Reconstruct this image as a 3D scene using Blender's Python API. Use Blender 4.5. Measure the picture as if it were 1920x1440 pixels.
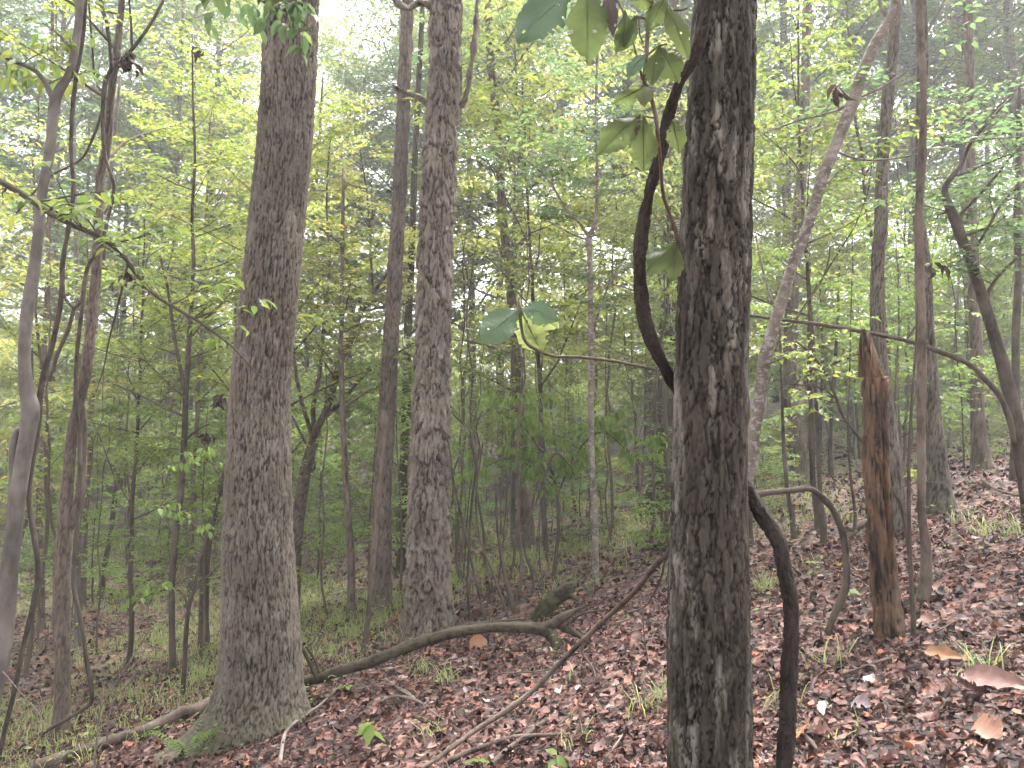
import bpy, math, random
import numpy as np

for _o in list(bpy.data.objects):
    bpy.data.objects.remove(_o)
SC = bpy.context.scene
COL = SC.collection
random.seed(7)
RNG = np.random.default_rng(11)

# ------------------------------------------------------------------ camera
F, CX, CY = 1423.0, 960.0, 720.0            # focal length and centre, in photo pixels
CAMZ = 1.6
PITCH = math.atan(87 / 1423.0)
cam_d = bpy.data.cameras.new("camera")
cam_d.sensor_width = 36.0
cam_d.lens = F / 1920 * 36
cam_d.clip_start = 0.05
cam_d.clip_end = 2000
cam = bpy.data.objects.new("camera", cam_d)
cam.location = (0, 0, CAMZ)
cam.rotation_euler = (math.pi / 2 + PITCH, 0, 0)
COL.objects.link(cam)
SC.camera = cam

# ------------------------------------------------------------------ sky and sun (bright overcast)
SUN_EL, SUN_AZ = math.radians(62), math.radians(25)     # in front of the camera, a little to the right
world = bpy.data.worlds.new("World")
SC.world = world
world.use_nodes = True
wn = world.node_tree.nodes
wl = world.node_tree.links
sky = wn.new("ShaderNodeTexSky")
sky.sky_type = 'NISHITA'
sky.sun_disc = False
sky.sun_elevation = SUN_EL
sky.sun_rotation = SUN_AZ
sky.air_density = 1.0
sky.dust_density = 6.0
sky.ozone_density = 1.0
hs = wn.new("ShaderNodeHueSaturation")
hs.inputs["Saturation"].default_value = 0.12
wl.new(sky.outputs[0], hs.inputs["Color"])
bg = wn["Background"]
bg.inputs[1].default_value = 0.11
wl.new(hs.outputs[0], bg.inputs[0])

sun_d = bpy.data.lights.new("sun", 'SUN')
sun_d.energy = 1.5
sun_d.angle = math.radians(25)
sun_d.color = (1.0, 0.96, 0.9)
sun = bpy.data.objects.new("sun", sun_d)
sdir = np.array([math.sin(SUN_AZ) * math.cos(SUN_EL), math.cos(SUN_AZ) * math.cos(SUN_EL), math.sin(SUN_EL)])
from mathutils import Vector
sun.rotation_euler = Vector(-sdir).to_track_quat('-Z', 'Y').to_euler()
sun.location = (0, 0, 30)
COL.objects.link(sun)

SC.view_settings.view_transform = 'Standard'
SC.view_settings.look = 'None'
SC.view_settings.gamma = 1.0
SC.view_settings.use_curve_mapping = False
SC.view_settings.exposure = 3.12
SC.render.engine = 'CYCLES'
SC.cycles.max_bounces = 7
SC.cycles.use_adaptive_sampling = True
SC.cycles.adaptive_threshold = 0.045
SC.cycles.adaptive_min_samples = 20
SC.cycles.diffuse_bounces = 4
SC.cycles.transmission_bounces = 4
SC.cycles.glossy_bounces = 2
SC.cycles.volume_bounces = 0
SC.cycles.use_denoising = True
SC.cycles.caustics_reflective = False
SC.cycles.caustics_refractive = False

# ------------------------------------------------------------------ noise
def _hash(ix, iy, iz, seed):
    h = (ix.astype(np.int64) * 374761393 + iy.astype(np.int64) * 668265263 + iz.astype(np.int64) * 2147483647 + seed * 974711) & 0xffffffff
    h = ((h ^ (h >> 13)) * 1274126177) & 0xffffffff
    h = ((h ^ (h >> 16)) * 2246822519) & 0xffffffff
    h = h ^ (h >> 15)
    return (h & 0xffffff) / float(0xffffff)

def vnoise(p, seed=0):
    i = np.floor(p).astype(np.int64)
    f = p - i
    f = f * f * (3 - 2 * f)
    r = 0
    for a in (0, 1):
        wx = f[:, 0] if a else 1 - f[:, 0]
        for b in (0, 1):
            wy = f[:, 1] if b else 1 - f[:, 1]
            for c in (0, 1):
                wz = f[:, 2] if c else 1 - f[:, 2]
                r = r + wx * wy * wz * _hash(i[:, 0] + a, i[:, 1] + b, i[:, 2] + c, seed)
    return r

def fbm(p, octv=4, seed=0):
    r = 0; amp = 0.5; tot = 0
    for k in range(octv):
        r = r + amp * vnoise(p * (2 ** k) + 17.3 * k, seed + k)
        tot += amp; amp *= 0.5
    return r / tot

def worley(p, seed=0):
    i = np.floor(p).astype(np.int64)
    n = len(p)
    f1 = np.full(n, 9.0); f2 = np.full(n, 9.0); idv = np.zeros(n); dz = np.zeros(n)
    for a in (-1, 0, 1):
        for b in (-1, 0, 1):
            for c in (-1, 0, 1):
                j = i + np.array([a, b, c])
                q = np.stack([_hash(j[:, 0], j[:, 1], j[:, 2], seed + s) for s in (1, 2, 3)], 1) * 0.9 + j
                d = q - p
                dd = np.sqrt((d * d).sum(1))
                nearer = dd < f1
                f2 = np.where(nearer, f1, np.minimum(f2, dd))
                idv = np.where(nearer, _hash(j[:, 0], j[:, 1], j[:, 2], seed + 9), idv)
                dz = np.where(nearer, d[:, 2], dz)
                f1 = np.where(nearer, dd, f1)
    return f1, f2, idv, dz

# ------------------------------------------------------------------ terrain
def softplus(v):
    return np.log1p(np.exp(-np.abs(v))) + np.maximum(v, 0)

def gz(x, y):
    """height of the forest floor: falls to the left into a shallow gully, rises far behind"""
    x = np.asarray(x, float); y = np.asarray(y, float)
    z = 0.25 * (softplus(x + 5.5) - softplus(5.5)) - 0.13 * (softplus(x - 4.5) - softplus(-4.5))
    z = z - 0.04 * y
    z = z + 0.17 * 5 * softplus((y - 27) / 5) - 0.17 * 5 * softplus(-27 / 5)
    s = x.shape
    xx = x.ravel(); yy = y.ravel()
    p = np.stack([xx * 0.35, yy * 0.35, np.zeros_like(xx)], 1)
    z = z + (0.22 * (fbm(p, 3, 5) - 0.5)).reshape(s)
    return z

def gzs(x, y):
    return float(gz(np.array([x]), np.array([y]))[0])

cp, sp = math.cos(PITCH), math.sin(PITCH)
def ray(px, py):
    u = (px - CX) / F; v = -(py - CY) / F
    return np.array([u, cp - v * sp, sp + v * cp])

def P(px, py, Y):
    """the point at distance Y in front of the camera that the photo shows at (px, py)"""
    d = ray(px, py)
    return np.array([0, 0, CAMZ]) + d * (Y / d[1])

def ghit(px, py, ymax=60):
    d = ray(px, py); d = d / d[1]
    ys = np.arange(1.2, ymax, 0.02)
    zz = CAMZ + d[2] * ys - gz(d[0] * ys, ys)
    k = np.argmax(zz < 0)
    if zz[k] >= 0:
        return ymax
    return float(ys[k])

def nrm(v):
    v = np.asarray(v, float)
    return v / (np.linalg.norm(v, axis=-1, keepdims=True) + 1e-12)

# ------------------------------------------------------------------ mesh building
class MB:
    def __init__(s):
        s.v = []; s.t = []; s.q = []; s.a = []; s.n = 0; s.tw = []
    def twig(s, p0, p1, p2, r):
        s.tw.append(np.concatenate([p0, p1, p2, [r]]))
    def flush(s):
        if not s.tw: return
        w = np.array(s.tw); s.tw = []
        m = len(w); P3 = w[:, :9].reshape(m, 3, 3); r = w[:, 9]
        ax = nrm(P3[:, 2] - P3[:, 0]); u = nrm(np.cross(ax, np.array([.21, .35, .91]))); v = np.cross(ax, u)
        vs = []
        for k, f in enumerate((1, .7, .35)):
            for j in range(3):
                a = 2.0944 * j
                vs.append(P3[:, k] + (u * math.cos(a) + v * math.sin(a)) * (r * f)[:, None])
        vs = np.stack(vs, 1).reshape(-1, 3)
        q = np.array([(k * 3 + j, k * 3 + (j + 1) % 3, k * 3 + 3 + (j + 1) % 3, k * 3 + 3 + j) for k in range(2) for j in range(3)])
        s.add(vs, None, (q[None] + (np.arange(m) * 9)[:, None, None]).reshape(-1, 4))
    def add(s, v, t=None, q=None, a=None):
        v = np.asarray(v, np.float32)
        s.v.append(v)
        if t is not None and len(t): s.t.append(np.asarray(t, np.int64) + s.n)
        if q is not None and len(q): s.q.append(np.asarray(q, np.int64) + s.n)
        s.a.append(np.full(len(v), 0.5, np.float32) if a is None else np.asarray(a, np.float32))
        s.n += len(v)
    def mesh(s, name, smooth=True, origin=(0, 0, 0)):
        me = bpy.data.meshes.new(name)
        s.flush()
        if not s.v:
            return me
        v = np.concatenate(s.v) - np.asarray(origin, np.float32)
        t = np.concatenate(s.t) if s.t else np.zeros((0, 3), np.int64)
        q = np.concatenate(s.q) if s.q else np.zeros((0, 4), np.int64)
        me.vertices.add(len(v)); me.vertices.foreach_set("co", v.astype(np.float32).ravel())
        me.loops.add(t.size + q.size)
        me.loops.foreach_set("vertex_index", np.concatenate([t.ravel(), q.ravel()]).astype(np.int32))
        me.polygons.add(len(t) + len(q))
        st = np.concatenate([np.arange(len(t)) * 3, t.size + np.arange(len(q)) * 4]).astype(np.int32)
        me.polygons.foreach_set("loop_start", st)
        if smooth:
            me.polygons.foreach_set("use_smooth", np.ones(len(t) + len(q), bool))
        at = me.attributes.new("bark", 'FLOAT', 'POINT')
        at.data.foreach_set("value", np.concatenate(s.a).astype(np.float32))
        me.update(calc_edges=True)
        return me

def link(name, me, mat, parent=None, loc=(0, 0, 0)):
    o = bpy.data.objects.new(name, me)
    if mat is not None and not len(me.materials):
        me.materials.append(mat)
    COL.objects.link(o)
    o.location = loc
    if parent is not None:
        o.parent = parent
    return o

def tag(o, label=None, cat=None, group=None, kind=None):
    if label: o["label"] = label
    if cat: o["category"] = cat
    if group: o["group"] = group
    if kind: o["kind"] = kind
    return o

def thing(name, label, cat, loc, group=None):
    o = bpy.data.objects.new(name, None)
    o.empty_display_size = 0.1
    COL.objects.link(o)
    o.location = [float(c) for c in loc]
    return tag(o, label, cat, group)

def catmull(pts, n):
    """smooth curve through the rows of pts (any columns), n samples spaced evenly along it"""
    p = np.asarray(pts, float)
    if len(p) == 2:
        t = np.linspace(0, 1, n)[:, None]
        return p[0] * (1 - t) + p[1] * t
    e = np.vstack([2 * p[0] - p[1], p, 2 * p[-1] - p[-2]])
    out = []
    m = max(6, int(4 * n / len(p)))
    for i in range(1, len(e) - 2):
        t = np.linspace(0, 1, m, endpoint=False)[:, None]
        a, b, c, d = e[i - 1], e[i], e[i + 1], e[i + 2]
        out.append(0.5 * ((2 * b) + (-a + c) * t + (2 * a - 5 * b + 4 * c - d) * t * t + (-a + 3 * b - 3 * c + d) * t ** 3))
    out.append(p[-1:])
    c = np.vstack(out)
    s = np.concatenate([[0], np.cumsum(np.linalg.norm(np.diff(c[:, :3], axis=0), axis=1))])
    q = np.linspace(0, s[-1], n)
    return np.stack([np.interp(q, s, c[:, k]) for k in range(c.shape[1])], 1)

def tube(mb, c, r, nseg=8, bark=None, seed=0, cap=True, lobes=None):
    """tapered tube along c with radii r; bark(points on the unrolled stem) -> (offset, attribute)"""
    c = np.asarray(c, float); r = np.asarray(r, float); k = len(c)
    tan = nrm(np.gradient(c, axis=0))
    ref = np.array([0.31, 0.95, 0.05]) if abs(tan[0, 2]) > 0.5 else np.array([0.1, 0.2, 1.0])
    u = nrm(np.cross(tan, ref)); w = np.cross(tan, u)
    th = np.linspace(0, 2 * math.pi, nseg, endpoint=False)
    cs, sn = np.cos(th), np.sin(th)
    dirs = cs[None, :, None] * u[:, None, :] + sn[None, :, None] * w[:, None, :]
    rr = np.repeat(r[:, None], nseg, 1)
    if lobes is not None:
        rr = rr + lobes(th[None, :], c[:, None, :], rr, dirs)
    a = None
    if bark is not None:
        s = np.concatenate([[0], np.cumsum(np.linalg.norm(np.diff(c, axis=0), axis=1))])
        q = np.stack([(rr * cs[None, :]).ravel(), (rr * sn[None, :]).ravel(), np.repeat(s, nseg)], 1) + seed * 3.17
        off, a = bark(q)
        rr = rr + off.reshape(k, nseg)
    v = c[:, None, :] + dirs * rr[:, :, None]
    i = np.arange(k - 1)[:, None] * nseg; j = np.arange(nseg)[None, :]; j2 = (j + 1) % nseg
    q4 = np.stack([i + j, i + j2, i + nseg + j2, i + nseg + j], -1).reshape(-1, 4)
    v = v.reshape(-1, 3)
    t = None
    if cap:
        v = np.vstack([v, c[-1] + tan[-1] * r[-1] * 0.3])
        m = (k - 1) * nseg
        t = np.stack([m + np.arange(nseg), m + (np.arange(nseg) + 1) % nseg, np.full(nseg, k * nseg)], 1)
        if a is not None: a = np.append(a, 0.3)
    mb.add(v, t, q4, a)

# bark reliefs: (offset in metres, 0 = furrow .. 1 = plate face)
def bark_oak(sc=1.0, depth=0.012):
    def f(q):
        w = np.stack([fbm(q / (0.05 * sc) * [1, 1, .45], 3, 31), fbm(q / (0.05 * sc) * [1, 1, .45], 3, 32), vnoise(q / (0.05 * sc), 33) * .3], 1) - .5
        g = q * np.array([1 / (0.025 * sc), 1 / (0.025 * sc), 1 / (0.34 * sc)]) + w * 1.3
        f1, f2, idv, dz = worley(g, 3)
        cr = np.clip((f2 - f1) / 0.20, 0, 1)
        h1, h2, id2, _ = worley(q * np.array([1 / (0.04 * sc), 1 / (0.04 * sc), 1 / (0.06 * sc)]) + w * 1.2, 13)
        cr = cr * (0.62 + 0.38 * np.clip((h2 - h1) / 0.12, 0, 1))
        n = fbm(q / (0.014 * sc) * [1, 1, .3], 3, 8)
        return depth * (cr - 0.8) + depth * 0.8 * (id2 - .5) * cr + depth * 0.8 * (n - .5), np.clip(cr * (0.7 + 0.3 * id2) + 0.6 * (n - .5), 0, 1)
    return f

def bark_shag(sc=1.0, depth=0.016):
    def f(q):
        g = q * np.array([1 / (0.06 * sc), 1 / (0.06 * sc), 1 / (0.34 * sc)])
        g = g + (np.stack([fbm(q / (0.05 * sc) * [1, 1, .4], 3, 41), fbm(q / (0.05 * sc) * [1, 1, .4], 3, 42), .4 * vnoise(q / (0.09 * sc), 43)], 1) - .5) * 1.5
        f1, f2, idv, dz = worley(g, 4)
        cr = np.clip((f2 - f1) / 0.13, 0, 1)
        lift = np.clip(dz * 1.4 + 0.3, 0, 1)
        g2 = q * np.array([1 / (0.028 * sc), 1 / (0.028 * sc), 1 / (0.16 * sc)])
        e1, e2, id2, _ = worley(g2, 6)
        c2 = np.clip((e2 - e1) / 0.2, 0, 1)
        n = fbm(q / (0.03 * sc) * [1, 1, .3], 3, 9)
        return depth * (cr * (0.5 + lift) - 0.6) + depth * 0.35 * c2 + depth * .7 * (n - .5), np.clip((.12 + .88 * cr) * (0.42 + 0.25 * c2 + 0.35 * idv) + .6 * (n - .5), 0, 1)
    return f

def bark_ridge(sc=1.0, depth=0.014):
    def f(q):
        w = np.stack([fbm(q / (0.05 * sc) * [1, 1, .4], 4, 51), fbm(q / (0.05 * sc) * [1, 1, .4], 4, 52), .25 * vnoise(q / (0.06 * sc), 50)], 1) - .5
        w2 = np.stack([fbm(q / (0.012 * sc) * [1, 1, .5], 3, 58), fbm(q / (0.012 * sc) * [1, 1, .5], 3, 59), np.zeros(len(q)) + .5], 1) - .5
        e1, e2, idv, dz = worley(q * np.array([1 / (0.036 * sc), 1 / (0.036 * sc), 1 / (0.42 * sc)]) + w * 1.5 + w2 * .9, 7)
        c1 = np.clip((e2 - e1) / 0.17, 0, 1) ** .8
        k1, k2, id2, _ = worley(q * np.array([1 / (0.022 * sc), 1 / (0.022 * sc), 1 / (0.085 * sc)]) + w * 1.2 + w2 * 1.0, 17)
        c2 = np.clip((k2 - k1) / 0.12, 0, 1)
        n2 = fbm(q / (0.010 * sc) * [1, 1, .3], 4, 54)
        n3 = fbm(q / (0.13 * sc) * [1, 1, .4], 3, 57)
        h = np.clip(c1 * (0.38 + 0.30 * id2 + .15 * c2) + .55 * (n2 - .5) + .5 * (n3 - .5), 0, 1)
        return depth * (c1 - .6) * (.7 + .6 * n3) + depth * .55 * (id2 - .5) * c1 + depth * .2 * (c2 - .5) + depth * .6 * (n2 - .5) + .016 * (n3 - .5), h
    return f

def bark_smooth(depth=0.002, sc=1.0):
    def f(q):
        n = fbm(q / (0.06 * sc) * [1, 1, .6], 3, 61)
        n2 = fbm(q / (0.25 * sc), 2, 62)
        return depth * 2 * (n - .5) + depth * 3 * (n2 - .5), np.clip(.5 + 1.6 * (n - .5) + .6 * (n2 - .5), 0, 1)
    return f

def bark_rot(q):
    w = np.stack([fbm(q / .05 * [1, 1, .3], 3, 73), fbm(q / .05 * [1, 1, .3], 3, 74), vnoise(q / .05, 75)], 1) - .5
    f1, f2, idv, _ = worley(q * np.array([1 / .03, 1 / .03, 1 / .13]) + w * 2.2, 19)
    c = np.clip((f2 - f1) / .3, 0, 1)
    n = fbm(q / 0.012 * [1, 1, .14], 3, 71)
    n2 = fbm(q / 0.08 * [1, 1, .4], 3, 72)
    h = np.clip(0.25 + .4 * c * idv + 1.0 * (n - .5) + 1.2 * (n2 - .5), 0, 1)
    return 0.018 * (c * idv - .4) + .012 * (n - .5) - 0.10 * np.clip(.42 - n2, 0, 1), h

# leaf templates: rows (along, side, lift), lift scaled by width*curl
TPL = {
    'simple': (np.array([(0, 0, 0), (.42, .5, .5), (1, 0, -.25), (.42, -.5, .5)]), np.array([(0, 2, 1), (0, 3, 2)])),
    'mid': (np.array([(0, 0, 0), (.5, 0, 0), (1, 0, -.7), (.25, .42, .4), (.62, .44, .25), (.25, -.42, .4), (.62, -.44, .25)]),
            np.array([(0, 1, 3), (3, 1, 4), (4, 1, 2), (0, 5, 1), (5, 6, 1), (6, 2, 1)])),
    'maple': (np.array([(0, 0, 0), (.45, 0, 0), (.02, .34, .3), (.22, .3, .1), (.42, .62, .4), (.55, .27, .1), (1, 0, -.6), (.55, -.27, .1), (.42, -.62, .4), (.22, -.3, .1), (.02, -.34, .3)]),
              np.array([(0, 1, 2), (2, 1, 3), (3, 1, 4), (4, 1, 5), (5, 1, 6), (6, 1, 7), (7, 1, 8), (8, 1, 9), (9, 1, 10), (10, 1, 0)])),
}

class Leaves:
    def __init__(s): s.p = []; s.a = []; s.n = []; s.L = []; s.W = []; s.c = []
    def add(s, p, a, n, L, W, c):
        k = len(p)
        s.p.append(p); s.a.append(np.broadcast_to(a, (k, 3))); s.n.append(np.broadcast_to(n, (k, 3)))
        s.L.append(np.broadcast_to(L, k)); s.W.append(np.broadcast_to(W, k)); s.c.append(np.broadcast_to(c, k))
    def count(s): return sum(len(x) for x in s.p)
    def into(s, mb, tpl='simple'):
        if not s.p: return
        p = np.concatenate(s.p); a = nrm(np.concatenate(s.a)); n = np.concatenate(s.n)
        L = np.concatenate(s.L); W = np.concatenate(s.W); c = np.concatenate(s.c)
        side = nrm(np.cross(n, a)); n = np.cross(a, side)
        tv, tf = TPL[tpl]; k = len(tv); m = len(p)
        v = (p[:, None, :] + a[:, None, :] * (tv[None, :, 0:1] * L[:, None, None]) + side[:, None, :] * (tv[None, :, 1:2] * W[:, None, None])
             + n[:, None, :] * (tv[None, :, 2:3] * (W * c)[:, None, None]))
        f = tf[None] + (np.arange(m) * k)[:, None, None]
        mb.add(v.reshape(-1, 3), f.reshape(-1, 3))

def limb(mb, lv, p0, d, L, r0, rng, ls=0.07, up=0.25, droop=0.25, twigs=9, sub=True, sp=0.045, fill=1.0, tw=0.45, wr=0.5, lift=0.25):
    """one limb with flat side sprays of leaves"""
    d = nrm(d); k = 6
    side = nrm(np.cross(d, [0, 0, 1.0]) + 1e-6)
    c = [np.asarray(p0, float)]
    cur = d.copy()
    for i in range(1, k):
        cur = nrm(cur + np.array([0, 0, (up if i < 3 else -up * 0.6)]) * 0.35 + rng.normal(0, 0.09, 3))
        c.append(c[-1] + cur * L / (k - 1))
    c = np.array(c)
    r = r0 * np.linspace(1, 0.22, k)
    tube(mb, c, r, 5 if r0 > 0.012 else 4)
    for j in range(twigs):
        t = 0.12 + 0.88 * (j + rng.random() * 0.6) / twigs
        f = t * (k - 1); i0 = min(int(f), k - 2); fr = f - i0
        b = c[i0] * (1 - fr) + c[i0 + 1] * fr
        dd = nrm(c[i0 + 1] - c[i0])
        sg = 1 if j % 2 else -1
        td = nrm(dd * (0.55 + 0.5 * rng.random()) + side * sg * (0.9 if t < 0.95 else 0.1) + np.array([0, 0, rng.normal(0.05, 0.22)]))
        tl = L * tw * (1.15 - 0.65 * t) * (0.6 + 0.7 * rng.random())
        spray(mb, lv, b, td, tl, max(0.0018, r0 * 0.3), rng, ls, droop, sp, fill, sub, wr, lift)
    spray(mb, lv, c[-2], nrm(c[-1] - c[-2]), L * 0.35, max(.0015, r0 * .2), rng, ls, droop, sp, fill, sub, wr, lift)

def spray(mb, lv, b, td, tl, r, rng, ls, droop=0.25, sp=0.045, fill=1.0, sub=True, wr=0.5, lift=0.25):
    e1 = b + td * tl * 0.5 + np.array([0, 0, 0.03 * tl])
    e2 = b + td * tl + np.array([0, 0, -droop * 0.35 * tl])
    mb.twig(b, e1, e2, r)
    side = nrm(np.cross(td, [0, 0, 1.0]) + 1e-6)
    axes = [(b, e1, e2, tl)]
    if sub:
        ns = max(2, int(tl / 0.16))
        for s in range(ns):
            t = 0.15 + 0.8 * (s + rng.random() * .5) / ns
            q = (b + (e1 - b) * 2 * t) if t < .5 else (e1 + (e2 - e1) * (2 * t - 1))
            sg = 1 if s % 2 else -1
            sd = nrm(td * .8 + side * sg * .8 + np.array([0, 0, rng.normal(0, .18)]))
            l2 = tl * (0.55 - 0.35 * t) * (0.7 + .6 * rng.random()) + ls
            f1 = q + sd * l2 * .5; f2 = q + sd * l2 + np.array([0, 0, -droop * .3 * l2])
            mb.twig(q, f1, f2, r * .5)
            axes.append((q, f1, f2, l2))
    for (p0, p1, p2, ln) in axes:
        n = int(ln / sp * fill) + 1
        t = (np.arange(n) + rng.random(n)) / n
        t = 0.12 + 0.88 * t
        pos = np.where((t < .5)[:, None], p0 + (p1 - p0) * (2 * t)[:, None], p1 + (p2 - p1) * (2 * t - 1)[:, None])
        ax = nrm(p2 - p0)
        sd = nrm(np.cross(ax, [0, 0, 1.0]) + 1e-6)
        sg = np.where(np.arange(n) % 2, 1.0, -1.0)
        a = ax * (0.35 + .35 * rng.random((n, 1))) + sd * (sg * (0.5 + .5 * rng.random(n)))[:, None] + np.array([0, 0, -1.0]) * (droop * (0.3 + 1.1 * rng.random((n, 1))))
        nn = np.array([0, 0, 1.0]) + rng.normal(0, lift, (n, 3)) + a * 0.15
        L = ls * (0.65 + .6 * rng.random(n))
        lv.add(pos, a, nn, L, L * wr * (0.85 + .3 * rng.random(n)), 0.25 + .5 * rng.random(n))

# ------------------------------------------------------------------ materials
def newmat(name):
    m = bpy.data.materials.new(name); m.use_nodes = True
    nt = m.node_tree
    return m, nt, nt.nodes, nt.links, nt.nodes["Principled BSDF"]

def ramp(nodes, stops, interp='LINEAR'):
    r = nodes.new("ShaderNodeValToRGB"); cr = r.color_ramp; cr.interpolation = interp
    while len(cr.elements) > 1: cr.elements.remove(cr.elements[-1])
    cr.elements[0].position = stops[0][0]; cr.elements[0].color = (*stops[0][1], 1)
    for p, c in stops[1:]:
        e = cr.elements.new(p); e.color = (*c, 1)
    return r

def bark_mat(name, inner, outer, patch, patch_amt=0.4, moss=0.0, fine=60.0, rough=0.9, bump=0.35, pscale=7.0, streak=0.35, band=None):
    m, nt, N, Lk, B = newmat(name)
    at = N.new("ShaderNodeAttribute"); at.attribute_name = "bark"
    tc = N.new("ShaderNodeTexCoord")
    mp = N.new("ShaderNodeMapping"); mp.inputs["Scale"].default_value = (1, 1, streak)
    Lk.new(tc.outputs["Object"], mp.inputs[0])
    n1 = N.new("ShaderNodeTexNoise"); n1.inputs["Scale"].default_value = fine; n1.inputs["Detail"].default_value = 5
    n2 = N.new("ShaderNodeTexNoise"); n2.inputs["Scale"].default_value = pscale; n2.inputs["Detail"].default_value = 6; n2.inputs["Roughness"].default_value = .65
    n3 = N.new("ShaderNodeTexNoise"); n3.inputs["Scale"].default_value = 2.3; n3.inputs["Detail"].default_value = 4
    Lk.new(mp.outputs[0], n1.inputs[0]); Lk.new(mp.outputs[0], n2.inputs[0]); Lk.new(tc.outputs["Object"], n3.inputs[0])
    add = N.new("ShaderNodeMath"); add.operation = 'MULTIPLY_ADD'; add.inputs[1].default_value = 1.5
    Lk.new(n1.outputs[0], add.inputs[0]); Lk.new(at.outputs["Fac"], add.inputs[2])
    sb = N.new("ShaderNodeMath"); sb.operation = 'SUBTRACT'; sb.inputs[1].default_value = 0.75; Lk.new(add.outputs[0], sb.inputs[0])
    r1 = ramp(N, [(0.05, inner), (0.45, tuple(.55 * o + .45 * i for o, i in zip(outer, inner))), (0.95, outer)])
    Lk.new(sb.outputs[0], r1.inputs[0])
    r2 = ramp(N, [(0.52, (0, 0, 0)), (0.66, (1, 1, 1))])
    Lk.new(n2.outputs[0], r2.inputs[0])
    mu = N.new("ShaderNodeMath"); mu.operation = 'MULTIPLY'
    Lk.new(r2.outputs[0], mu.inputs[0]); Lk.new(at.outputs["Fac"], mu.inputs[1])
    mu2 = N.new("ShaderNodeMath"); mu2.operation = 'MULTIPLY'; mu2.inputs[1].default_value = patch_amt * 1.5; mu2.use_clamp = True
    Lk.new(mu.outputs[0], mu2.inputs[0])
    mx = N.new("ShaderNodeMix"); mx.data_type = 'RGBA'
    Lk.new(mu2.outputs[0], mx.inputs["Factor"]); Lk.new(r1.outputs[0], mx.inputs["A"]); mx.inputs["B"].default_value = (*patch, 1)
    last = mx.outputs["Result"]
    # slow tone change along the stem
    r3 = ramp(N, [(0.35, (.72, .70, .68)), (0.65, (1.15, 1.12, 1.1))])
    Lk.new(n3.outputs[0], r3.inputs[0])
    m3 = N.new("ShaderNodeMix"); m3.data_type = 'RGBA'; m3.blend_type = 'MULTIPLY'; m3.inputs["Factor"].default_value = 1
    Lk.new(last, m3.inputs["A"]); Lk.new(r3.outputs[0], m3.inputs["B"]); last = m3.outputs["Result"]
    if moss > 0:
        n4 = N.new("ShaderNodeTexNoise"); n4.inputs["Scale"].default_value = 5; n4.inputs["Detail"].default_value = 7; n4.inputs["Roughness"].default_value = .7
        Lk.new(tc.outputs["Object"], n4.inputs[0])
        sx = N.new("ShaderNodeSeparateXYZ"); Lk.new(tc.outputs["Object"], sx.inputs[0])
        mr = N.new("ShaderNodeMapRange"); mr.inputs["From Min"].default_value = 0.0; mr.inputs["From Max"].default_value = 0.55
        mr.inputs["To Min"].default_value = 0.34; mr.inputs["To Max"].default_value = 0.0
        Lk.new(sx.outputs["Z"], mr.inputs[0])
        s2 = N.new("ShaderNodeMath"); s2.operation = 'ADD'; Lk.new(n4.outputs[0], s2.inputs[0]); Lk.new(mr.outputs[0], s2.inputs[1])
        r4 = ramp(N, [(0.64, (0, 0, 0)), (0.85, (moss, moss, moss))]); Lk.new(s2.outputs[0], r4.inputs[0])
        m4 = N.new("ShaderNodeMix"); m4.data_type = 'RGBA'
        Lk.new(r4.outputs[0], m4.inputs["Factor"]); Lk.new(last, m4.inputs["A"]); m4.inputs["B"].default_value = (.05, .062, .018, 1)
        last = m4.outputs["Result"]
    if band:
        wv = N.new("ShaderNodeTexNoise"); wv.inputs["Scale"].default_value = 11; wv.inputs["Detail"].default_value = 6; wv.inputs["Roughness"].default_value = .7
        mp2 = N.new("ShaderNodeMapping"); mp2.inputs["Scale"].default_value = (1.6, 1.6, 2.6)
        Lk.new(tc.outputs["Object"], mp2.inputs[0]); Lk.new(mp2.outputs[0], wv.inputs[0])
        r5 = ramp(N, [(0.50, (0, 0, 0)), (0.60, (.75, .75, .75))]); Lk.new(wv.outputs[0], r5.inputs[0])
        m5 = N.new("ShaderNodeMix"); m5.data_type = 'RGBA'
        Lk.new(r5.outputs[0], m5.inputs["Factor"]); Lk.new(last, m5.inputs["A"]); m5.inputs["B"].default_value = (*band, 1)
        last = m5.outputs["Result"]
    Lk.new(last, B.inputs["Base Color"])
    B.inputs["Roughness"].default_value = rough
    B.inputs["Specular IOR Level"].default_value = 0.25
    bp = N.new("ShaderNodeBump"); bp.inputs["Strength"].default_value = bump; bp.inputs["Distance"].default_value = 0.01
    Lk.new(n1.outputs[0], bp.inputs["Height"]); Lk.new(bp.outputs[0], B.inputs["Normal"])
    return m

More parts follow.
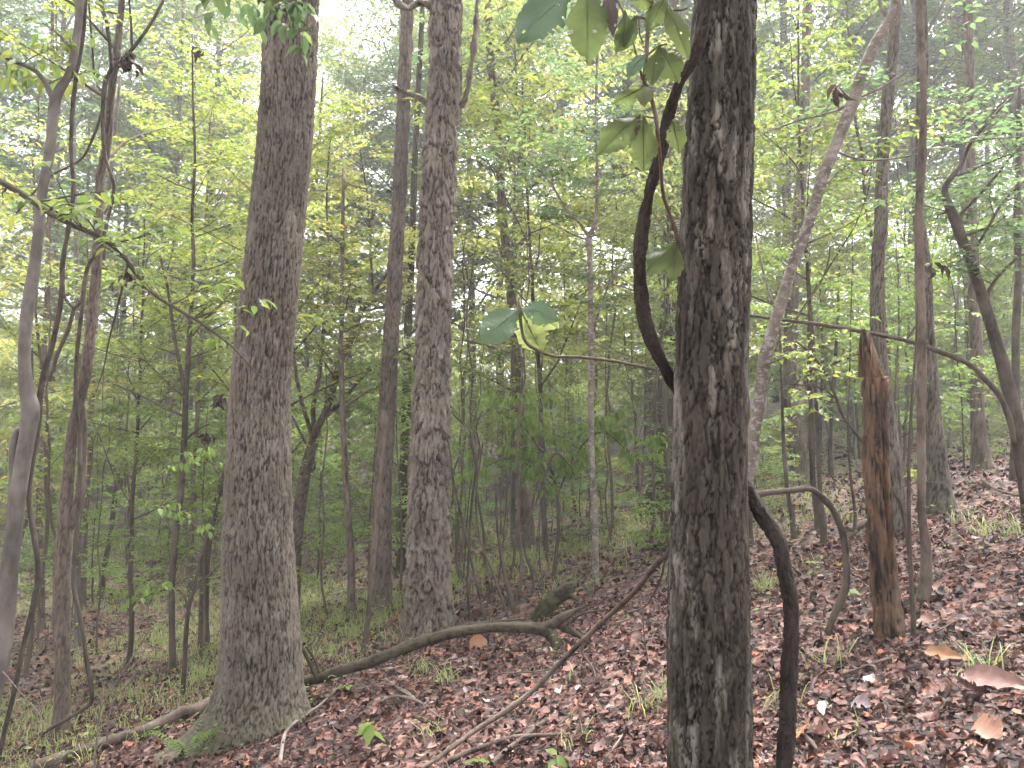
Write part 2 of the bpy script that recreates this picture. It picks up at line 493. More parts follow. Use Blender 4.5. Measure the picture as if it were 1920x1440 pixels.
def leaf_mat(name, stops, trans=0.48, gloss=0.35, objvar=0.25, rough=0.5):
    m, nt, N, Lk, B = newmat(name)
    g = N.new("ShaderNodeNewGeometry"); oi = N.new("ShaderNodeObjectInfo")
    r = ramp(N, stops)
    ma = N.new("ShaderNodeMath"); ma.operation = 'MULTIPLY_ADD'; ma.inputs[1].default_value = objvar
    mb_ = N.new("ShaderNodeMath"); mb_.operation = 'MULTIPLY'; mb_.inputs[1].default_value = 1 - objvar
    Lk.new(g.outputs["Random Per Island"], mb_.inputs[0]); Lk.new(oi.outputs["Random"], ma.inputs[0]); Lk.new(mb_.outputs[0], ma.inputs[2])
    Lk.new(ma.outputs[0], r.inputs[0])
    Lk.new(r.outputs[0], B.inputs["Base Color"])
    B.inputs["Roughness"].default_value = rough
    B.inputs["Specular IOR Level"].default_value = gloss
    tr = N.new("ShaderNodeBsdfTranslucent")
    hv = N.new("ShaderNodeHueSaturation"); hv.inputs["Hue"].default_value = 0.495; hv.inputs["Saturation"].default_value = 1.0; hv.inputs["Value"].default_value = 1.8
    Lk.new(r.outputs[0], hv.inputs["Color"]); Lk.new(hv.outputs[0], tr.inputs[0])
    mx = N.new("ShaderNodeMixShader"); mx.inputs[0].default_value = trans
    Lk.new(B.outputs[0], mx.inputs[1]); Lk.new(tr.outputs[0], mx.inputs[2])
    Lk.new(mx.outputs[0], N["Material Output"].inputs["Surface"])
    return m

M = {}
M['oak'] = bark_mat("oak_bark", (.022, .017, .013), (.152, .131, .108), (.21, .195, .172), .5, moss=.35, fine=70, bump=.5)
M['white_oak'] = bark_mat("white_oak_bark", (.018, .013, .010), (.190, .160, .134), (.27, .24, .21), .5, moss=.2, fine=60, bump=.5)
M['ridge'] = bark_mat("ridged_dark_bark", (.006, .005, .004), (.062, .053, .043), (.20, .19, .165), .9, moss=.35, fine=80, pscale=13, streak=.2, bump=.6)
M['grey'] = bark_mat("grey_smooth_bark", (.10, .088, .08), (.165, .15, .14), (.22, .21, .195), .5, fine=25, bump=.15)
M['brown'] = bark_mat("brown_bark", (.055, .042, .034), (.155, .122, .102), (.21, .18, .155), .4, moss=.25, fine=50)
M['dark'] = bark_mat("dark_bark", (.032, .025, .02), (.10, .08, .066), (.14, .12, .105), .3, moss=.3, fine=50)
M['pine'] = bark_mat("pine_bark", (.03, .022, .019), (.15, .118, .102), (.19, .165, .147), .4, fine=40)
M['vine'] = bark_mat("vine_bark", (.010, .007, .006), (.042, .031, .026), (.065, .053, .048), .3, fine=90, streak=.10, bump=.6)
M['blotch'] = bark_mat("blotched_bark", (.09, .074, .063), (.18, .152, .130), (.25, .222, .198), .4, fine=30, band=(.30, .275, .25))
M['rot'] = bark_mat("rotten_wood", (.012, .008, .006), (.165, .098, .060), (.175, .135, .10), .8, pscale=5, fine=70, streak=.13, bump=.8)
M['deadwood'] = bark_mat("dead_wood", (.035, .026, .021), (.13, .10, .085), (.18, .155, .135), .4, fine=60)
M['mosswood'] = bark_mat("mossy_dead_wood", (.016, .013, .009), (.072, .06, .04), (.055, .058, .025), .8, moss=.5, fine=60)
M['greystick'] = bark_mat("grey_stick", (.10, .085, .075), (.19, .165, .15), (.24, .22, .2), .4, fine=60, bump=.2)

GREEN = [(0, (.066, .114, .030)), (.35, (.112, .158, .036)), (.7, (.170, .196, .043)), (.93, (.225, .23, .05)), (.975, (.36, .27, .07)), (1, (.34, .18, .07))]
DEEP = [(0, (.048, .092, .040)), (.5, (.080, .132, .052)), (.9, (.120, .168, .060)), (1, (.18, .20, .07))]
YELL = [(0, (.115, .150, .045)), (.5, (.175, .200, .055)), (.9, (.24, .24, .065)), (.97, (.38, .28, .07)), (1, (.36, .18, .06))]
BRIGHT = [(0, (.080, .142, .030)), (.6, (.130, .195, .042)), (1, (.19, .245, .055))]
M['leaf'] = leaf_mat("understory_leaf", GREEN)
M['deep'] = leaf_mat("canopy_leaf", DEEP)
M['yellow'] = leaf_mat("turning_leaf", YELL)
M['bright'] = leaf_mat("fresh_leaf", BRIGHT)
M['magnolia'] = leaf_mat("large_leaf", [(0, (.075, .105, .036)), (1, (.12, .145, .05))], trans=.68, gloss=.2)
M['magnolia_top'] = leaf_mat("large_leaf_upper", [(0, (.055, .10, .05)), (1, (.08, .125, .06))], trans=.3, gloss=.4, rough=.45)
M['grass'] = leaf_mat("grass_blade", [(0, (.13, .17, .06)), (.6, (.20, .24, .09)), (.9, (.30, .31, .14)), (1, (.38, .33, .2))], trans=.45)
M['dryleaf'] = leaf_mat("withered_leaf", [(0, (.025, .018, .014)), (1, (.09, .06, .04))], trans=.1, gloss=.2)
LITTER = [(0, (.010, .0052, .0043)), (.3, (.031, .0148, .0122)), (.55, (.076, .037, .031)), (.77, (.126, .064, .053)), (.885, (.19, .104, .087)), (.945, (.24, .095, .052)), (.978, (.155, .125, .13)), (1, (.275, .205, .178))]
M['litter'] = leaf_mat("leaf_litter", LITTER, trans=.08, gloss=.18, objvar=.0, rough=.55)
M['fallen'] = leaf_mat("fallen_leaf", LITTER, trans=.08, gloss=.2, objvar=1.0, rough=.55)

def ground_mat():
    m, nt, N, Lk, B = newmat("forest_floor")
    tc = N.new("ShaderNodeTexCoord")
    v = N.new("ShaderNodeTexVoronoi"); v.inputs["Scale"].default_value = 13; v.inputs["Randomness"].default_value = 1
    Lk.new(tc.outputs["Object"], v.inputs["Vector"])
    r = ramp(N, LITTER)
    sx = N.new("ShaderNodeSeparateColor"); Lk.new(v.outputs["Color"], sx.inputs[0]); Lk.new(sx.outputs[0], r.inputs[0])
    n = N.new("ShaderNodeTexNoise"); n.inputs["Scale"].default_value = 0.5; n.inputs["Detail"].default_value = 6; n.inputs["Roughness"].default_value = .65
    Lk.new(tc.outputs["Object"], n.inputs[0])
    r2 = ramp(N, [(.48, (0, 0, 0)), (.66, (.5, .5, .5))]); Lk.new(n.outputs[0], r2.inputs[0])
    # low green cover only away from the camera's dry bank
    sp_ = N.new("ShaderNodeSeparateXYZ"); Lk.new(tc.outputs["Object"], sp_.inputs[0])
    mr = N.new("ShaderNodeMapRange"); mr.inputs["From Min"].default_value = 7; mr.inputs["From Max"].default_value = 14; Lk.new(sp_.outputs["Y"], mr.inputs[0])
    mm = N.new("ShaderNodeMath"); mm.operation = 'MULTIPLY'; Lk.new(r2.outputs[0], mm.inputs[0]); Lk.new(mr.outputs[0], mm.inputs[1])
    mx = N.new("ShaderNodeMix"); mx.data_type = 'RGBA'; Lk.new(mm.outputs[0], mx.inputs["Factor"]); Lk.new(r.outputs[0], mx.inputs["A"]); mx.inputs["B"].default_value = (.13, .14, .06, 1)
    Lk.new(mx.outputs["Result"], B.inputs["Base Color"])
    B.inputs["Roughness"].default_value = .85
    bp = N.new("ShaderNodeBump"); bp.inputs["Strength"].default_value = .8; bp.inputs["Distance"].default_value = .03
    Lk.new(v.outputs["Distance"], bp.inputs["Height"]); Lk.new(bp.outputs[0], B.inputs["Normal"])
    return m
M['ground'] = ground_mat()

# ------------------------------------------------------------------ ground
def build_ground():
    ys = np.concatenate([np.arange(-14, 1, 1.0), np.arange(1, 9, .07), np.arange(9, 20, .2), np.arange(20, 50, .8), np.arange(50, 121, 5), [150, 220, 400]])
    xs = np.concatenate([[-300, -150, -90], np.arange(-60, -14, 2.0), np.arange(-14, -5, .3), np.arange(-5, 6, .07), np.arange(6, 14, .3), np.arange(14, 61, 2.0), [90, 150, 300]])
    X, Y = np.meshgrid(xs, ys)
    Yc = np.minimum(Y, 70); Xc = np.clip(X, -60, 60)
    Z = gz(Xc, Yc)
    p = np.stack([X.ravel() * 5, Y.ravel() * 5, np.zeros(X.size)], 1)
    Z = Z + (0.03 * (fbm(p, 3, 77) - .5)).reshape(X.shape)
    mb = MB()
    ny, nx = X.shape
    i = np.arange(ny - 1)[:, None] * nx; j = np.arange(nx - 1)[None, :]
    q = np.stack([i + j, i + j + 1, i + nx + j + 1, i + nx + j], -1).reshape(-1, 4)
    mb.add(np.stack([X.ravel(), Y.ravel(), Z.ravel()], 1), None, q)
    o = link("ground", mb.mesh("ground"), M['ground'])
    return tag(o, "sloping forest floor under brown leaf litter", None, None, "structure")
GROUND = build_ground()

def frustum(n, y0, y1, rng, xm=0.72):
    y = np.sqrt(rng.random(n) * (y1 ** 2 - y0 ** 2) + y0 ** 2)
    x = (rng.random(n) * 2 - 1) * xm * y
    return x, y

def gnormal(x, y):
    e = .15
    return nrm(np.stack([-(gz(x + e, y) - gz(x - e, y)) / (2 * e), -(gz(x, y + e) - gz(x, y - e)) / (2 * e), np.ones_like(x)], 1))

def build_litter():
    rng = np.random.default_rng(3)
    mb = MB()
    for (n, y0, y1, l0, l1) in ((19000, 1.9, 4.4, .017, .062), (22000, 4.4, 8, .024, .072), (13000, 8, 14, .045, .10), (7000, 14, 24, .08, .15)):
        x, y = frustum(n, y0, y1, rng)
        lay = rng.random(n)
        p = np.stack([x, y, gz(x, y) + 0.004 + .035 * lay ** 1.5], 1)
        az = rng.random(n) * 6.283
        gn = gnormal(x, y)
        a = np.stack([np.cos(az), np.sin(az), rng.normal(0, .22, n)], 1)
        a[:, 2] += -(a[:, 0] * gn[:, 0] + a[:, 1] * gn[:, 1]) / gn[:, 2]
        nn = gn + rng.normal(0, .45, (n, 3))
        L = l0 + (l1 - l0) * rng.random(n) ** 1.5
        lv = Leaves(); lv.add(p, a, nn, L, L * (.45 + .4 * rng.random(n)), rng.normal(.2, .8, n))
        lv.into(mb, 'mid')
    x, y = frustum(1500, 1.9, 8, rng)
    az = rng.random(1500) * 6.283; ln = .03 + .16 * rng.random(1500) ** 2
    for i in range(1500):
        p = np.array([x[i], y[i], gzs(x[i], y[i]) + .03 + .02 * rng.random()]) if i < 0 else np.array([x[i], y[i], 0.])
        d = np.array([math.cos(az[i]), math.sin(az[i]), 0.]) * ln[i]
        mb.tw.append(np.concatenate([p - d, p + rng.normal(0, .004, 3), p + d, [.0012 + .0022 * rng.random() ** 2]]))
    tw = np.array(mb.tw)
    for k in (0, 3, 6):
        tw[:, k + 2] += gz(tw[:, k], tw[:, k + 1]) + .035
    mb.tw = list(tw)
    o = link("leaf_litter", mb.mesh("leaf_litter"), M['litter'], GROUND)
    tag(o, None, None, None, "stuff")
build_litter()

# individual large fallen leaves on the near bank (pieces of the floor)
def lobed_leaf(seed, L, W, lobes, curl):
    rng = np.random.default_rng(seed)
    n = 14
    t = np.linspace(0, 1, n)
    prof = np.sin(np.pi * t ** .8) ** .8 * (1 - .42 * lobes * (np.abs(np.sin(t * math.pi * 3.5)) < .45)) + .02
    prof[0] = .03; prof[-1] = .02
    v = []; 
    bend = rng.normal(0, .5)
    for i in range(n):
        for s in (-1, -.5, 0, .5, 1):
            w = prof[i] * W * .5 * s * (1 + .15 * rng.normal())
            z = curl * W * (abs(s) ** 1.6) * prof[i] * (1 + .5 * rng.normal()) * .5 + bend * L * .25 * (t[i] - .5) ** 2 + .01 * L * rng.normal() + .03 * W * math.sin(t[i] * 34 - abs(s) * 2) * abs(s) + .10 * W * math.sin(t[i] * 7 + seed) * abs(s) * curl
            v.append((t[i] * L - L / 2, w, z))
    v = np.array(v); v[:, 2] -= v[:, 2].min() * .6
    q = [(i * 5 + j, i * 5 + j + 1, i * 5 + 6 + j, i * 5 + 5 + j) for i in range(n - 1) for j in range(4)]
    mb = MB(); mb.add(v, None, q)
    return mb.mesh("fallen_leaf")

def place_leaf(o, x, y, rz, dz=0.03, tilt=(0, 0)):
    gn = gnormal(np.array([x]), np.array([y]))[0]
    qn = Vector(gn).to_track_quat('Z', 'Y').to_matrix().to_4x4()
    from mathutils import Matrix, Euler
    mw = Matrix.Translation((x, y, gzs(x, y) + dz)) @ qn @ Euler((tilt[0], tilt[1], rz)).to_matrix().to_4x4()
    o.matrix_local = mw

def build_fallen():
    rng = np.random.default_rng(21)
    protos = [lobed_leaf(100 + k, .085, .05 if k % 3 else .062, 1 if k % 2 else 0, rng.normal(.25, .4)) for k in range(12)]
    for me in protos: me.materials.append(M['fallen'])
    x, y = frustum(290, 2.1, 5.6, rng, .68)
    for i in range(len(x)):
        o = bpy.data.objects.new("leaf", protos[i % 12])
        COL.objects.link(o); o.parent = GROUND
        place_leaf(o, float(x[i]), float(y[i]), rng.random() * 6.28, .028 + .015 * rng.random(), (rng.normal(0, .2), rng.normal(0, .2)))
        s = .65 + .7 * rng.random()
        o.scale = (s, s, s)
build_fallen()

# ------------------------------------------------------------------ grass
def blades(mb, bx, by, bz, h, w, lean, az, rng):
    n = len(bx)
    d = np.stack([np.cos(az), np.sin(az), np.zeros(n)], 1); s = np.stack([-np.sin(az), np.cos(az), np.zeros(n)], 1)
    b = np.stack([bx, by, bz], 1); up = np.array([0, 0, 1.0])
    vs = []
    for t, ww in ((0, .8), (.4, 1), (.75, .7)):
        c = b + up * (h * (t - .28 * lean * t * t))[:, None] + d * (h * lean * t ** 1.8)[:, None]
        vs += [c - s * (w * ww * .5)[:, None], c + s * (w * ww * .5)[:, None]]
    vs.append(b + up * (h * (1 - .42 * lean))[:, None] + d * (h * lean)[:, None])
    v = np.stack(vs, 1)
    k = np.arange(n)[:, None] * 7
    q = np.concatenate([k + [0, 1, 3, 2], k + [2, 3, 5, 4]]); t = k + [4, 5, 6]
    mb.add(v.reshape(-1, 3), t, q)

def grass_density(x, y):
    n = fbm(np.stack([x * .45, y * .45, np.zeros_like(x)], 1), 4, 91)
    left = 1 / (1 + np.exp((x + 1.3) * 1.6)) / (1 + np.exp(-(y - 6.3) * 1.4))
    mid = 1 / (1 + np.exp(-(y - 8.6) * 1.6)) / (1 + np.exp((x - .32 * y) * 1.3))
    far = .5 / (1 + np.exp(-(y - 13) * .8))
    return np.clip(np.maximum(np.maximum(left, mid), far) * np.clip((n - .36) * 4.5, 0.04, 1), 0, 1)

def build_grass():
    rng = np.random.default_rng(5)
    mb = MB()
    for (n, y0, y1, hb, wb) in ((1700, 5.0, 9, .15, .006), (4200, 8, 15, .15, .008), (2600, 15, 28, .19, .014)):
        x, y = frustum(n, y0, y1, rng)
        keep = rng.random(n) < grass_density(x, y)
        x, y = x[keep], y[keep]
        m = 9
        X = np.repeat(x, m) + rng.normal(0, .05, len(x) * m); Y = np.repeat(y, m) + rng.normal(0, .05, len(x) * m)
        h = hb * (.5 + .9 * rng.random(len(X)))
        blades(mb, X, Y, gz(X, Y), h, wb * (.6 + .7 * rng.random(len(X))), .25 + .75 * rng.random(len(X)), rng.random(len(X)) * 6.28, rng)
    o = link("grass", mb.mesh("grass"), M['grass'])
    tag(o, "patchy green woodland grass over the gully and beyond the trunks", "grass", None, "stuff")
    # low leafy seedlings scattered between the grass
    mb = MB(); lv = Leaves()
    for (n, y0, y1, l) in ((800, 5.5, 10, .045), (1500, 10, 17, .06), (1800, 17, 30, .09)):
        x, y = frustum(n, y0, y1, rng)
        keep = rng.random(n) < (.12 + .9 * grass_density(x, y))
        x, y = x[keep], y[keep]; m = 6
        X = np.repeat(x, m) + rng.normal(0, .07, len(x) * m); Y = np.repeat(y, m) + rng.normal(0, .07, len(x) * m)
        k = len(X)
        az = rng.random(k) * 6.28
        a = np.stack([np.cos(az), np.sin(az), rng.normal(0, .2, k)], 1)
        L = l * (.6 + .8 * rng.random(k))
        lv.add(np.stack([X, Y, gz(X, Y) + .05 + .22 * rng.random(k) ** 1.5], 1), a, np.array([0, 0, 1.0]) + rng.normal(0, .3, (k, 3)), L, L * .6, .3)
    lv.into(mb, 'simple')
    o = link("undergrowth", mb.mesh("undergrowth"), M['bright'])
    tag(o, "low leafy green seedlings carpeting the gully floor", "undergrowth", None, "stuff")
build_grass()

def grass_tuft(px, py, h, n, label, spread=.05):
    y = ghit(px, py); p = P(px, py, y)
    rng = np.random.default_rng(int(px * 7 + py))
    mb = MB()
    X = p[0] + rng.normal(0, spread, n); Y = y + rng.normal(0, spread, n)
    blades(mb, X, Y, gz(X, Y) - .01, h * (.5 + .7 * rng.random(n)), np.full(n, .0065), .3 + .9 * rng.random(n), rng.random(n) * 6.28, rng)
    base = (p[0], y, gzs(p[0], y))
    o = link("grass_tuft", mb.mesh("grass_tuft", origin=base), M['grass'], None, base)
    tag(o, label, "grass", "grass tufts on the leafy bank")

# ------------------------------------------------------------------ trees placed from the photograph
def curve_from(pts, D, rng, n=None, ring=0.06, wob=0.01):
    rows = []
    for q in pts:
        d = q[3] if len(q) > 3 else D
        p = P(q[0], q[1], d)
        rows.append((*p, q[2] * .5 / F * d))
    rows = np.array(rows)
    ln = np.linalg.norm(np.diff(rows[:, :3], axis=0), axis=1).sum()
    k = n or max(4, int(ln / ring))
    c = catmull(rows, k)
    if wob:
        s = np.linspace(0, ln, k)
        c[:, 1] += wob * (vnoise(np.stack([s * 1.3 + rng.random() * 50, np.zeros(k), np.zeros(k)], 1), 3) - .5) * 4
    return c

def make_tree(name, label, cat, pts, mat, bark=None, D=None, group=None, nseg=14, ring=0.06, top=2.0, flare=0.35, fh=.16, branches=(),
              leaves=(), leafmat='leaf', tpl='simple', seed=1, lobes=None, sink=.3, ground_base=True, wob=.01, crown_name="crown", topr=.6, limb_ring=.06):
    rng = np.random.default_rng(seed)
    if D is None: D = ghit(pts[0][0], pts[0][1])
    c = curve_from(pts, D, rng, ring=ring, wob=wob)
    base = c[0, :3].copy()
    if ground_base:
        base[2] = gzs(base[0], base[1])
    rows = c
    if top:
        m = max(3, len(c) // 6)
        d = nrm(c[-1, :3] - c[-m, :3]); d = nrm(d + np.array([0, 0, .25]))
        k = max(2, int(top / (ring * 3)))
        ext = np.array([np.concatenate([c[-1, :3] + d * top * (i + 1) / k, [c[-1, 3] * (1 - (1 - topr) * (i + 1) / k)]]) for i in range(k)])
        rows = np.vstack([c, ext])
    if sink and ground_base:
        d = nrm(c[0, :3] - c[1, :3]); d = nrm(d + np.array([0, 0, -1.]))
        k = max(2, int(sink / ring))
        z0 = max(base[2], c[0, 2]) if c[0, 2] < base[2] else c[0, 2]
        dn = sink + max(0, c[0, 2] - base[2])
        pre = np.array([np.concatenate([c[0, :3] + d * dn * (k - i) / k, [c[0, 3]]]) for i in range(k)])
        rows = np.vstack([pre, rows])
    r = rows[:, 3] * (1 + flare * np.exp(-np.clip(rows[:, 2] - base[2], 0, 99) / fh))
    mb = MB()
    lb = None
    if lobes is not None:
        lb = lambda th, cc, rr, dirs: lobes(th, cc, rr, dirs, base)
    tube(mb, rows[:, :3], r, nseg, bark, seed, lobes=lb)
    curves = [c]; limbs = []
    for b in branches:
        bc = curve_from(b, D, rng, ring=limb_ring, wob=.006)
        bm_ = MB(); tube(bm_, bc[:, :3], bc[:, 3], 7, bark if bc[0, 3] > .012 else None, seed)
        limbs.append(bm_)
        curves.append(bc)
    root = thing(name, label, cat, base, group)
    lv = Leaves()
    for spec in leaves:
        cu = curves[spec.get('on', 0)]
        n = spec['n']; t0, t1 = spec.get('t', (.3, 1))
        for i in range(n):
            t = t0 + (t1 - t0) * (i + rng.random() * .8) / n
            k = min(int(t * (len(cu) - 1)), len(cu) - 1)
            az = spec.get('az', None)
            ang = rng.random() * 6.283 if az is None else math.radians(az + rng.normal(0, spec.get('azv', 35)))
            el = spec.get('el', .35) + rng.normal(0, .2)
            d = np.array([math.cos(ang) * math.cos(el), math.sin(ang) * math.cos(el), math.sin(el)])
            limb(mb, lv, cu[k, :3], d, spec['L'] * (.6 + .7 * rng.random()), max(.003, min(cu[k, 3] * .45, .02)), rng, ls=spec.get('ls', .075),
                 twigs=spec.get('tw', 7), sub=spec.get('sub', True), sp=spec.get('sp', .05), droop=spec.get('droop', .25), fill=spec.get('fill', 1.0), wr=spec.get('wr', .5))
    tr_ = link("trunk", mb.mesh("trunk", origin=base), M[mat], root)
    for bm_ in limbs:
        link("branch", bm_.mesh("branch", origin=base), M[mat], tr_)
    if lv.count():
        cm = MB(); lv.into(cm, tpl)
        link(crown_name, cm.mesh("crown", smooth=False, origin=base), M[leafmat], root)
    return root, curves, D

def one_tube(name, label, cat, pts, mat, D=None, bark=None, nseg=8, ring=.05, seed=3, group=None, branches=(), wob=.006, lump=.22):
    rng = np.random.default_rng(seed)
    if D is None: D = ghit(pts[0][0], pts[0][1])
    mb = MB(); limbs = []
    c = curve_from(pts, D, rng, ring=ring, wob=wob)
    ss = np.concatenate([[0], np.cumsum(np.linalg.norm(np.diff(c[:, :3], axis=0), axis=1))])
    c[:, 3] *= 1 + lump * (fbm(np.stack([ss / .07, np.full(len(ss), seed * 1.7), np.zeros(len(ss))], 1), 3, 5) - .5) * 2
    tube(mb, c[:, :3], c[:, 3], nseg, bark, seed)
    for b in branches:
        bc = curve_from(b, D, rng, ring=ring, wob=.004)
        bm_ = MB(); tube(bm_, bc[:, :3], bc[:, 3], 6, bark if bc[0, 3] > .01 else None, seed + 1)
        limbs.append(bm_)
    base = c[np.argmin(c[:, 2]), :3]
    o = link(name, mb.mesh(name, origin=base), M[mat], None, [float(v) for v in base])
    for bm_ in limbs:
        link("branch", bm_.mesh("branch", origin=base), M[mat], o)
    tag(o, label, cat, group)
    return o, c

def leafy_top(root, top, seed, leafmat, H=5.0, L0=2.6, nl=11):  # crowns out of view, added to shade the near trunks and floor
    """limbs and leaves where the trunk ends, high above the camera"""
    rng = np.random.default_rng(seed)
    base = np.array(root.location); mb = MB(); lv = Leaves()
    c = np.array([top + np.array([0, 0, -.2]), top + np.array([.05, .1, H * .5]), top + np.array([.1, .1, H])])
    tube(mb, c, np.array([.09, .06, .02]), 8)
    for i in range(nl):
        f = i / nl; az = i * 2.4; e = .35 + .5 * f
        p = c[0] + (c[2] - c[0]) * f
        limb(mb, lv, p, np.array([math.cos(az) * math.cos(e), math.sin(az) * math.cos(e), math.sin(e)]), L0 * (1.1 - .4 * f), .03, rng, ls=.15, twigs=9, sp=.12, wr=.6, lift=.4)
    link("limbs", mb.mesh("limbs", origin=base), M['brown'], root)
    cm = MB(); lv.into(cm, 'simple')
    link("crown", cm.mesh("crown", smooth=False, origin=base), M[leafmat], root)

def top_of(root):
    me = [c for c in root.children if c.name.startswith("trunk")][0].data
    v = max(me.vertices, key=lambda v: v.co.z)
    return np.array(root.location) + np.array(v.co)

# --- the three big trunks
def oak_roots(th, cc, rr, dirs, base):
    h = np.clip(cc[..., 2] - base[2], -.4, 9)
    def lobe(ax, amp, hh, pw):
        a = nrm(np.array(ax, float))
        d = np.clip((dirs * a).sum(-1), 0, 1) ** pw
        return amp * d * np.exp(-np.clip(h + .12, 0, 9) / hh)
    return lobe((-.85, -.5, 0), .34, .15, 4) + lobe((.8, -.6, 0), .12, .2, 3) + lobe((.9, .5, 0), .14, .2, 2) + lobe((-.3, .9, 0), .2, .2, 3) + lobe((-1, .1, 0), .10, .45, 2)

hero = make_tree("oak_tree", "thick straight grey-brown furrowed trunk with mossy flared root, big tree left of centre", "tree",
          [(488, 1365, 150), (490, 1290, 140), (491, 1200, 137), (486, 1080, 130), (484, 960, 122), (486, 840, 114), (489, 720, 108), (500, 600, 105), (513, 480, 104), (525, 360, 103), (536, 240, 102), (543, 120, 102), (548, 0, 101), (556, -160, 100)],
          'oak', bark_oak(.85, .013), nseg=230, ring=.013, top=3.0, flare=.10, fh=.2, lobes=oak_roots, seed=2, sink=.45, wob=0,
          topr=.9)[0]
leafy_top(hero, top_of(hero), 71, 'deep')
hero = make_tree("white_oak_tree", "pale trunk with loose shaggy bark plates, standing behind the curved fallen limb", "tree",
          [(803, 1188, 84), (803, 1120, 80), (804, 960, 71), (808, 800, 65), (812, 640, 61), (817, 480, 61), (823, 330, 60), (828, 240, 58), (834, 160, 56), (836, 0, 55), (840, -120, 54)],
          'white_oak', bark_shag(.9, .032), nseg=150, ring=.018, top=3.0, flare=.22, fh=.18, seed=3, wob=0, topr=.9,
          branches=[[(806, 195, 9), (790, 185, 8), (765, 175, 7), (738, 161, 5)],
                    [(808, 12, 12), (785, 4, 10), (765, 20, 9), (752, 10, 8), (735, -14, 7)],
                    [(850, 210, 10), (872, 185, 8), (885, 120, 7), (892, 40, 6), (896, -30, 5)]])[0]
leafy_top(hero, top_of(hero), 72, 'deep')
T3D = 2.9
hero = make_tree("ridged_tree", "dark rough-ridged trunk closest to the viewer, with a thick vine looping beside it", "tree",
          [(1331, 1560, 145), (1331, 1440, 142), (1328, 1200, 140), (1327, 1110, 139), (1328, 960, 133), (1332, 720, 127), (1340, 480, 127), (1345, 320, 124), (1352, 160, 118), (1358, 0, 112), (1364, -130, 108)],
          'ridge', bark_ridge(1.0, .013), D=T3D, nseg=250, ring=.008, top=3.0, flare=.12, fh=.15, seed=4, wob=0, topr=.9)[0]
leafy_top(hero, top_of(hero), 73, 'leaf')

# --- left edge
make_tree("grey_sapling", "smooth pale grey crooked sapling at the left edge, forking high up", "tree",
          [(-60, 1462, 34), (-20, 1330, 31), (3, 1227, 29), (13, 1127, 28), (23, 1043, 27), (33, 960, 27), (43, 880, 28), (55, 813, 28), (60, 770, 32), (54, 735, 26), (48, 680, 22), (53, 580, 22), (67, 480, 20), (80, 367, 18), (95, 283, 18), (100, 200, 19), (110, 167, 18), (130, 133, 15), (143, 67, 14), (150, 0, 14), (156, -60, 13)],
          'grey', bark_smooth(.002), nseg=18, ring=.04, top=1.5, seed=5,
          branches=[[(98, 185, 12), (85, 155, 10), (63, 130, 9), (20, 113, 8), (-10, 92, 7)],
                    [(45, 800, 12), (30, 812, 13), (24, 840, 13), (23, 900, 13), (18, 980, 13), (8, 1060, 12), (-10, 1130, 12)]],
          leaves=[dict(on=1, n=8, t=(.2, 1), L=.45, ls=.14, sp=.09, tw=4, sub=False, droop=.6), dict(n=3, t=(.86, .99), L=.5, ls=.11, sp=.09, tw=4, sub=False, droop=.5)], leafmat='leaf', tpl='mid')
make_tree("twin_stem_tree", "dull grey-brown leaning trunk splitting in two, left of the big furrowed trunk", "tree",
          [(116, 1385, 27), (117, 1300, 26), (117, 1200, 26), (118, 1080, 26), (124, 960, 25), (129, 900, 21), (135, 830, 20), (147, 763, 20), (160, 707, 20), (167, 647, 20), (173, 580, 19), (180, 513, 18), (183, 433, 17), (187, 333, 16), (200, 267, 15), (207, 183, 14), (218, 100, 13), (227, 0, 12), (232, -80, 12)],
          'brown', bark_oak(.7, .006), nseg=30, ring=.03, top=2.5, seed=6,
          branches=[[(124, 1000, 18), (140, 965, 18), (150, 930, 17), (155, 870, 15), (158, 800, 12), (152, 740, 9)]],
          leaves=[dict(n=6, t=(.55, .98), L=.9, ls=.08, tw=6)], leafmat='leaf')
VD = 6.6
one_tube("hanging_vine", "dark thin vine hanging straight down beside the grey sapling", "vine",
         [(163, -60, 7.4), (160, 0, 8.2), (155, 67, 8.2), (143, 143, 7.4), (135, 217, 7.4), (133, 293, 7.4), (137, 350, 7.4), (130, 417, 8.2), (119, 490, 8.2), (117, 547, 9.0), (110, 590, 9.0), (97, 647, 9.8), (83, 693, 10.7), (75, 740, 10.7), (72, 790, 11.5), (62, 860, 9.8), (55, 920, 9.8), (60, 977, 9.8), (72, 1060, 10.7), (63, 1127, 9.0), (43, 1210, 9.0), (27, 1293, 8.2), (7, 1377, 8.2), (-15, 1480, 8.2)],
         'dark', D=VD, bark=bark_smooth(.001), nseg=8, ring=.03, seed=8,
         branches=[[(118, 545, 5.7), (124, 563, 5.7), (140, 577, 5.7), (152, 560, 4.9), (160, 520, 4.9)], [(140, 577, 6.6), (128, 620, 6.6), (108, 665, 6.6), (92, 715, 5.7)]])
